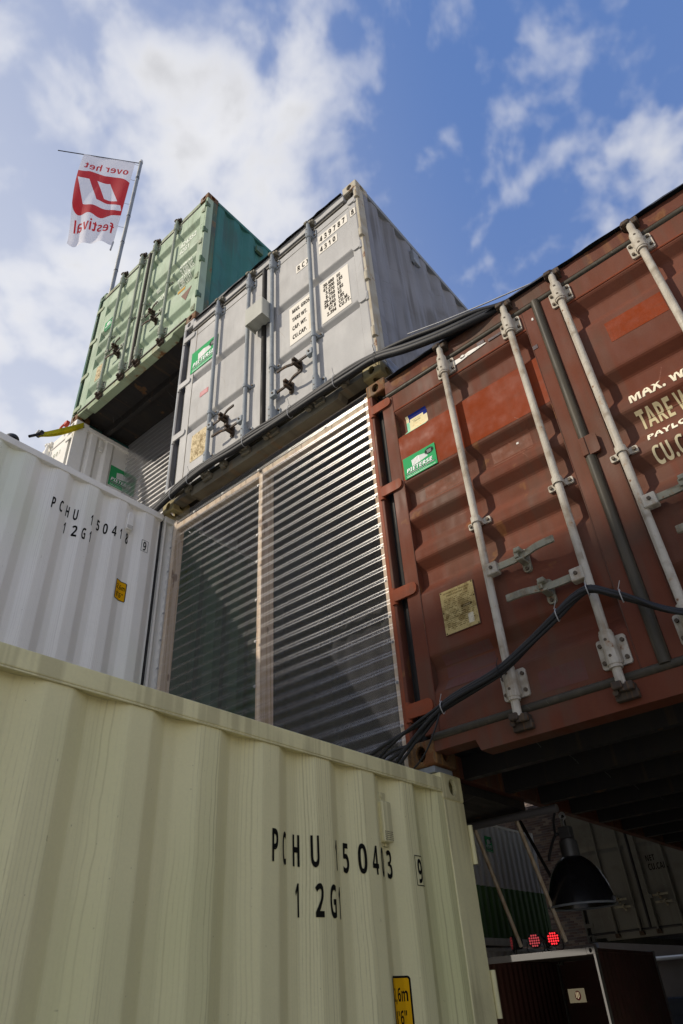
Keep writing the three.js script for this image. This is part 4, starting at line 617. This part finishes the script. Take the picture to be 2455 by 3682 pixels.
// ---------- yellow strap on the white container corner ----------
{
  const yel = paint([0.55, 0.48, 0.02], { seed: 83, dirt: 0.25, dirtCol: [0.2, 0.16, 0.01], streak: 0.3, size: 0.5, rough: 0.8 });
  const st = thing('tension_strap', 'yellow lashing strap from the white corner casting to the roof', 'strap', [-4.53, 7.8, -0.1]);
  const A = [0.02, 0.03, 0.012], B = [0.03, -0.46, 0.5];
  const band = (o, w, tw) => { const a = [], b = []; for (let i = 0; i <= 24; i++) { const t = i / 24, x = A[0] + (B[0] - A[0]) * t + o * Math.sin(Math.PI * t) * 0.8, y = A[1] + (B[1] - A[1]) * t - 0.03 * Math.sin(Math.PI * t) + o * (1 - t) * 0.4, z = A[2] + (B[2] - A[2]) * t, an = tw * t; a.push([x + w * Math.sin(an), y + w * Math.cos(an), z]); b.push([x - w * Math.sin(an), y - w * Math.cos(an), z]); } return strip(a, b); };
  const ym = yel.clone(); ym.side = THREE.DoubleSide;
  part('webbing', [band(0, 0.036, 0.5), band(0.035, 0.034, -0.4)], ym, st); part('webbing', [band(-0.04, 0.03, 0.9), band(0.06, 0.026, 0.2)], ym, st);
  part('shackle', [cyl([-0.02, -0.45, 0.5], [0.08, -0.45, 0.5], 0.026, 12), tube([[0.03, -0.45, 0.5], [0.03, -0.5, 0.55], [0.03, -0.56, 0.61]], 0.018, 12, 8)], M.black, st);
  part('hook', [cyl([0.0, -0.5, 0.55], [0.05, -0.42, 0.53], 0.01, 8)], M.tie, st);
  tag(part('red_strap', [rb(-4.78, -4.7, 7.9, 7.96, 0.0, 0.05, 0.01, 2), tube([[-4.74, 7.95, 0.03], [-4.8, 7.88, 0.06], [-4.82, 7.82, 0.06]], 0.014, 10, 6)], plain(0.5, 0.04, 0.02)), 'red strap end at the lower left corner of the green container', 'strap');
  const g = new THREE.SphereGeometry(0.11, 24, 14, 0, 7, 0, 1.75); g.scale(1.15, 0.75, 1); g.scale(0.5, 0.6, 0.5); g.translate(-2.45, 5.31, 1.37);
  tag(part('floodlight', [g, cyl([-2.45, 5.28, 1.37], [-2.45, 5.34, 1.37], 0.04, 12)], M.black), 'black domed light housing on the white roof at the left', 'light');
}

// ---------- the yard seen under the brown container ----------
{
  const lamp = thing('pendant_lamp', 'black bell-shaped industrial lamp hanging under the brown container', 'lamp', [-0.085, 2.13, -1.5]);
  const gloss = new THREE.MeshPhysicalMaterial({ roughness: 0.25, clearcoat: 0.6, clearcoatRoughness: 0.15, side: THREE.DoubleSide }); gloss.color.setRGB(0.012, 0.012, 0.014);
  const prof = [[0.188, 0], [0.187, 0.01], [0.178, 0.06], [0.162, 0.115], [0.138, 0.168], [0.106, 0.214], [0.076, 0.24], [0.058, 0.25]].map(([r, y]) => new THREE.Vector2(r, y));
  part('lamp_shade', new THREE.LatheGeometry(prof, 48), gloss, lamp);
  part('shade_rim', new THREE.TorusGeometry(0.188, 0.006, 8, 48).rotateX(Math.PI / 2), M.greyTrim, lamp);
  const gr = plain(0.12, 0.12, 0.12, 0.4, 0.6);
  part('lamp_housing', [cyl([0, 0.248, 0], [0, 0.335, 0], 0.053, 24), cyl([0, 0.335, 0], [0, 0.345, 0], 0.045, 20)], gr, lamp);
  part('junction_box', [rb(-0.036, 0.036, 0.35, 0.415, -0.03, 0.03, 0.005, 2), cyl([-0.065, 0.385, 0], [-0.036, 0.385, 0], 0.01, 8)], gr, lamp);
  part('lamp_hook', [tube([[0, 0.415, 0], [0, 0.45, 0], [0.02, 0.47, 0], [0, 0.49, 0], [-0.015, 0.47, 0]], 0.004, 20, 6), new THREE.TorusGeometry(0.018, 0.003, 6, 18).translate(0, 0.48, 0)], M.tie, lamp);
  part('lamp_cord', [tube([[-0.06, 0.385, 0], [-0.08, 0.37, 0], [-0.13, 0.28, 0.01], [-0.14, 0.25, 0.01]], 0.008, 20, 6), tube([[-0.07, 0.385, 0], [-0.06, 0.46, 0], [-0.03, 0.53, 0]], 0.007, 12, 6)], M.cable, lamp);
  part('rim_clip', [rb(-0.2, -0.185, -0.005, 0.03, -0.008, 0.008, 0.003), rb(0.185, 0.2, -0.005, 0.03, -0.008, 0.008, 0.003)], gr, lamp);
  tag(part('scaffold_tube', [cyl([-0.62, 2.575, -1.12], [0.06, 2.575, -1.12], 0.022, 16)], plain(0.2, 0.19, 0.19, 0.5, 0.3)), 'grey metal tube along the deck edge beside the cream corner', 'tube');
  const brace = (x, l) => tag(part('timber_brace', [cyl([x, 2.59, -1.12], [x, 1.97, -1.45], 0.013, 4)], M.wood), l, 'brace');
  brace(-0.49, 'slanting timber brace nearest the cream container'); brace(-0.21, 'slanting timber brace nearest the hanging lamp');
  tag(part('support_pole', [cyl([-0.765, 2.915, -2.2], [-0.5, 2.23, -2.2], 0.012, 8)], M.black), 'thin black pole slanting down to the lamp', 'pole');
  // site container, white over green
  const site = thing('shipping_container', 'white and green container far back in the yard', 'container', [-7.05 - CW, 2.66, -9.6]);
  shell(site, { L: 6.058, mat: M.whitePlain, side: split, rail: M.whitePlain, post: split, phase: 0.1, left: false }); castings(site, 6.058, CW, CH, { all: M.whitePlain });
  decal('dealer_sticker', stickerMat, (s, t) => [CW + 0.002, 1.91 + 0.34 * t, -3.44 - 0.32 * s], 1, [0, 1], site, 'green dealer sticker');
  const siteBase = thing('shipping_container', 'white container under the far white and green one', 'container', [-7.05 - CW, 0.069, -9.6]);
  shell(siteBase, { L: 6.058, mat: M.whitePlain, phase: 0.1 }); castings(siteBase, 6.058, CW, CH, { all: M.whitePlain });
  const canvas = plain(0.3, 0.3, 0.28, 0.9);
  const canopy = (x0, x1, z0, z1, l) => tag(part('added_canopy_roof', [bx(x0, x1, 7.35, 7.45, z0, z1)], canvas), l, 'canopy');  // roofs added out of view to darken the yard below
  canopy(-13, 4.6, -12.4, -20.9, 'added grey canopy out of view, darkening the back of the yard'); canopy(-13, -4.8, -6.1, -12.35, 'added grey canopy out of view, darkening the left of the yard');
  // unseen stacks added on both sides to keep light out of the yard
  const stack = (x, z, y, l) => { const c = thing('shipping_container', l, 'container', [x, y, z]); shell(c, { L: 12.19, mat: M.teal, phase: 0.1 }); castings(c, 12.19, CW, CH, { all: M.teal }); };
  stack(-13.4, -5, 0, 'added teal container on the ground, keeping light out at the far left'); stack(-13.4, -5, 2.62, 'added teal container in the middle of the light-blocking stack at the far left'); stack(-13.4, -5, 5.24, 'added teal container on top of the light-blocking stack at the far left');
  stack(2.16, -12.4, 0, 'added teal container on the ground behind the cream one, keeping light out at the right'); stack(2.16, -12.4, 2.62, 'added teal container in the middle of the light-blocking right rear stack'); stack(2.16, -12.4, 5.24, 'added teal container on top of the light-blocking right rear stack');
  // open container below it with stage lights on top
  const dark = thing('shipping_container', 'dark container with open black front and stage lights on its roof', 'container', [-4.33 - 2.3 * Math.cos(0.105), 0, -11.53 + 2.3 * Math.sin(0.105)], 0.105);
  const dm = paint([0.14, 0.07, 0.065], { seed: 90, dirt: 0.4, tone: 0.12 }), gm = plain(0.22, 0.22, 0.225, 0.6);
  shell(dark, { L: 4.4, W: 2.3, H: 2.42, mat: dm, side: dm, rail: dm, post: gm, phase: 0.15 }); castings(dark, 4.4, 2.3, 2.42, { all: gm });
  part('front_beam', [rb(0.16, 2.14, 2.42 - 0.12, 2.42 - 0.01, 0, -0.1, 0.006)], gm, dark);
  const [lc, lk] = cv(220, 160); lk.fillStyle = '#6b675a'; lk.fillRect(0, 0, 220, 160); lk.fillStyle = '#3a1414'; lk.beginPath(); lk.ellipse(122, 80, 40, 56, 0, 0, 7); lk.fill(); lk.fillStyle = '#b0a890'; lk.fillRect(96, 44, 10, 60); lk.fillRect(114, 40, 12, 76); lk.fillRect(134, 44, 8, 56);  // cream sign drawn darker, its shade put into the colours
  decal('logo_sign', lc, (s, t) => [1.6 + 0.31 * s, 1.6 + 0.21 * t, -0.1], 1, [0, 1], dark, 'square sign with round logo, shade put into its colours');
  const face = (cx, label, on, turn) => {
    const l = thing('stage_light', label, 'light', [cx, 2.42, -11.6], turn, 'stage lights on the dark container');
    part('lamp_body', [cyl([0, 0.17, -0.16], [0, 0.19, 0.02], 0.09, 20, 0.12), cyl([0, 0.19, 0.0], [0, 0.192, 0.04], 0.13, 20)], M.black, l);
    part('yoke', [tube([[-0.15, 0.18, 0], [-0.15, 0.02, 0], [0.15, 0.02, 0], [0.15, 0.18, 0]], 0.012, 20, 6)], M.black, l);
    const em = new THREE.MeshStandardMaterial({ roughness: 0.4 }); em.color.setRGB(0.3, 0.02, 0.03); em.emissive.setRGB(1, on > 0.5 ? 0.03 : 0.12, on > 0.5 ? 0.04 : 0.14); em.emissiveIntensity = on;
    const g = []; for (let a = -2; a <= 2; a++) for (let b = -2; b <= 2; b++) if (Math.hypot(a, b) < 2.5) g.push(cyl([a * 0.042, 0.192 + b * 0.042, 0.035], [a * 0.042, 0.192 + b * 0.042, 0.05], 0.016, 10));
    part('led_array', g, em, l);
    if (on > 0.1) { const p = new THREE.SpotLight(new THREE.Color().setRGB(1, 0.05, 0.06), 1.2 * on, 8, 0.5, 0.6); p.name = 'led_glow'; p.position.set(0, 0.192, 0.08); p.target.position.set(0, 0.192, 3); p.castShadow = true; l.add(p, p.target); }
  };
  face(-5.99, 'leftmost of three stage lights, turned aside and barely glowing', 0.08, -0.9); face(-5.53, 'middle stage light with pale red lamps', 0.45, 0.35); face(-5.13, 'rightmost stage light with bright red lamps', 1.5, 0.42);
  tag(part('hand_torch', [cyl([-5.36, 2.64, -11.6], [-5.24, 2.5, -11.6], 0.04, 12), cyl([-5.39, 2.67, -11.6], [-5.34, 2.62, -11.6], 0.05, 12)], M.black), 'black tube light between the two glowing stage lights', 'light');
  // dim grey container behind the lamp
  const dim = thing('shipping_container', 'dim grey container with closed doors behind the hanging lamp', 'container', [-4.63, 2.5, -12]);
  const od = paint([0.17, 0.17, 0.15], { seed: 93, dirt: 0.3 });
  shell(dim, { L: 6.058, mat: od, phase: 0.1 }); castings(dim, 6.058, CW, CH, { all: od });
  const dd = doorEnd(dim, { m: { door: od, trim: od, gasket: M.black, post: od, rod: od }, nuts: false, vs: [[1.6, 1.45, 0.07, 0.03]], clampY: 1.0, hubs: [[0.62, 0.36], [0.5, -0.36], [0.62, 0.36], [0.5, -0.36]] });
  const [xc, xk] = cv(300, 200); xk.fillStyle = '#12110c'; text(xk, 'NET', 10, 84, 62, 120); text(xk, 'CU.CAP.', 16, 180, 66, 250); dd.put('stencil_text', xc, 1, 1.5, 1.95, 1.0, 1.32, 'black stencilled NET CU.CAP.', 0.003);
  const dimBase = thing('shipping_container', 'dark container on the ground under the dim grey one', 'container', [-3.6, 0, -16.5]);
  shell(dimBase, { L: 6.058, mat: dm, phase: 0.1 }); castings(dimBase, 6.058, CW, CH, { all: dm });
  // far house wall of plain brick
  const house = thing('brick_house', 'far brick house wall behind the yard containers', 'house', [-14.2, 0, -21.2]);
  const mort = plain(0.22, 0.2, 0.185, 0.95);
  part('wall', [bx(0, 5.8, 0, 9, -0.3, -0.012)], mort, house);
  const bg = uvm(bx(0, 0.21, 0, 0.064, -0.014, 0)), bm = [0, 1, 2, 3, 4].map((i) => paint([[0.15, 0.1, 0.085], [0.2, 0.14, 0.115], [0.11, 0.08, 0.075], [0.26, 0.2, 0.165], [0.14, 0.11, 0.105]][i], { seed: 95 + i, res: 96, size: 0.5, scratch: 0 }));
  const rest = []; let made = 0;
  for (let r = 0; r < 100; r++) for (let c = 0; c < 26; c++) {
    const x = c * 0.22 + (r % 2) * 0.11 + 0.02, y = r * 0.075 + 1.0, wx = x - 14.2, m = Math.floor(h2(r, c, 5) * 5);
    if (wx > -10 && wx < -8.55 && y > 5.75 && y < 7.3 && made < 300) { const b = raw('brick', bg, bm[m], house); b.position.set(x, y, 0.002 * h2(c, r, 9)); made++; } else rest.push([x, y, m, 0.002 * h2(c, r, 9)]);
  }
  const im = new THREE.InstancedMesh(bg, bm[1], rest.length), mm = new THREE.Matrix4(), tint = [[0.75, 0.7, 0.7], [1, 1, 1], [0.6, 0.58, 0.65], [1.2, 1.3, 1.3], [0.7, 0.8, 0.9]];
  rest.forEach(([x, y, m, z], i) => { mm.makeTranslation(x, y, z); im.setMatrixAt(i, mm); im.setColorAt(i, new THREE.Color().setRGB(...tint[m])); });
  im.name = 'brickwork'; im.userData.kind = 'stuff'; im.castShadow = im.receiveShadow = true; house.add(im);
  const barn = thing('long_shed', 'low dark shed with a pale gutter at the far right', 'shed', [-15, 0, -26]);
  part('wall', [bx(0, 18, 0, 6.4, -0.4, 0)], paint([0.12, 0.1, 0.08], { seed: 99, dirt: 0.4 }), barn); part('gutter', [cyl([0.1, 2.6, 0.1], [17.9, 2.48, 0.1], 0.07, 10)], plain(0.55, 0.55, 0.52, 0.4, 0.5), barn); part('roof', [bx(-0.2, 18.2, 6.4, 6.55, -1, 0.3)], M.roof, barn);
  // parked car, mostly out of frame
  const car = thing('parked_car', 'dark parked car at the far lower right edge', 'car', [-7.3, 0, -24.3], 0.15);
  const body = plain(0.03, 0.035, 0.045, 0.25), prof2 = [[-0.85, 0.3], [-0.88, 0.75], [-0.8, 0.95], [-0.66, 1.42], [0.66, 1.42], [0.8, 0.95], [0.88, 0.75], [0.85, 0.3]];
  const bodyG = extr(prof2, 3.9, [], 0.05); bodyG.translate(0, 0, -4.0); part('body', bodyG, body, car);
  part('rear_window', [extr([[-0.72, 0.98], [-0.6, 1.36], [0.6, 1.36], [0.72, 0.98]], 0.01).translate(0, 0, -0.045)], plain(0.02, 0.025, 0.03, 0.08), car);
  for (const s of [-1, 1]) { part('tail_light', [rb(s * 0.78 - 0.09, s * 0.78 + 0.09, 0.72, 0.9, -0.06, -0.03, 0.01)], plain(0.35, 0.01, 0.015, 0.3), car); for (const z of [-0.7, -3.2]) part('wheel', [cyl([s * 0.7, 0.32, z], [s * 0.92, 0.32, z], 0.32, 24)], M.black, car); }
  part('number_plate', [rb(-0.26, 0.26, 0.55, 0.66, -0.05, -0.03, 0.004)], plain(0.6, 0.42, 0.02, 0.5), car);
}

// ---------- tall building behind the camera, out of frame; its shade lies over the ground and the foot of the stack ----------
{
  const b = thing('apartment_building', 'tall brick building standing behind the camera', 'building', [-34, 0, 20]);
  part('wall', [bx(0, 24.2, 0, 21.4, 0, 10)], paint([0.3, 0.2, 0.15], { seed: 111, dirt: 0.3 }), b);
  const gl = plain(0.05, 0.06, 0.07, 0.1), fr = plain(0.7, 0.7, 0.66);
  for (let f = 0; f < 6; f++) for (let i = 0; i < 5; i++) { const x = 2 + i * 4.6, y = 1.4 + f * 3.3, w = part('window', [bx(x, x + 1.8, y, y + 1.7, -0.03, 0.02)], gl, b); part('window_frame', [bx(x - 0.1, x, y - 0.1, y + 1.8, -0.08, 0.02), bx(x + 1.8, x + 1.9, y - 0.1, y + 1.8, -0.08, 0.02), bx(x, x + 1.8, y + 1.7, y + 1.8, -0.08, 0.02), bx(x, x + 1.8, y - 0.1, y, -0.08, 0.02)], fr, w); }
  part('roof', [bx(-0.3, 24.5, 21.4, 21.6, -0.3, 10.3)], M.roof, b);
}

// ---------- ground ----------
{
  const map = colorTex(768, 768, 6, 6, (u, v) => { const t = 0.85 + 0.3 * fb(u * 12, v * 12, 301, 5, 12, 12) + 0.1 * (vn(u * 200, v * 200, 4, 200, 200) - 0.5); return [0.42 * t, 0.39 * t, 0.33 * t]; });
  const g = new THREE.PlaneGeometry(600, 600, 1, 1); g.rotateX(-Math.PI / 2);
  const m = part('ground', g, new THREE.MeshStandardMaterial({ map, roughness: 0.95, bumpMap: peel, bumpScale: 0.01 })); m.userData.kind = 'structure';
}
{ const g = new THREE.PlaneGeometry(2.05, 12.6); g.rotateX(-Math.PI / 2); g.translate(1.1, 0.004, -6.05); const m = part('added_dark_asphalt', g, paint([0.055, 0.053, 0.05], { seed: 131, dirt: 0.3, rough: 1, scratch: 0 })); m.userData.kind = 'structure'; }  // dark ground added under the passage so less light bounces up
renderer.render(scene, camera);
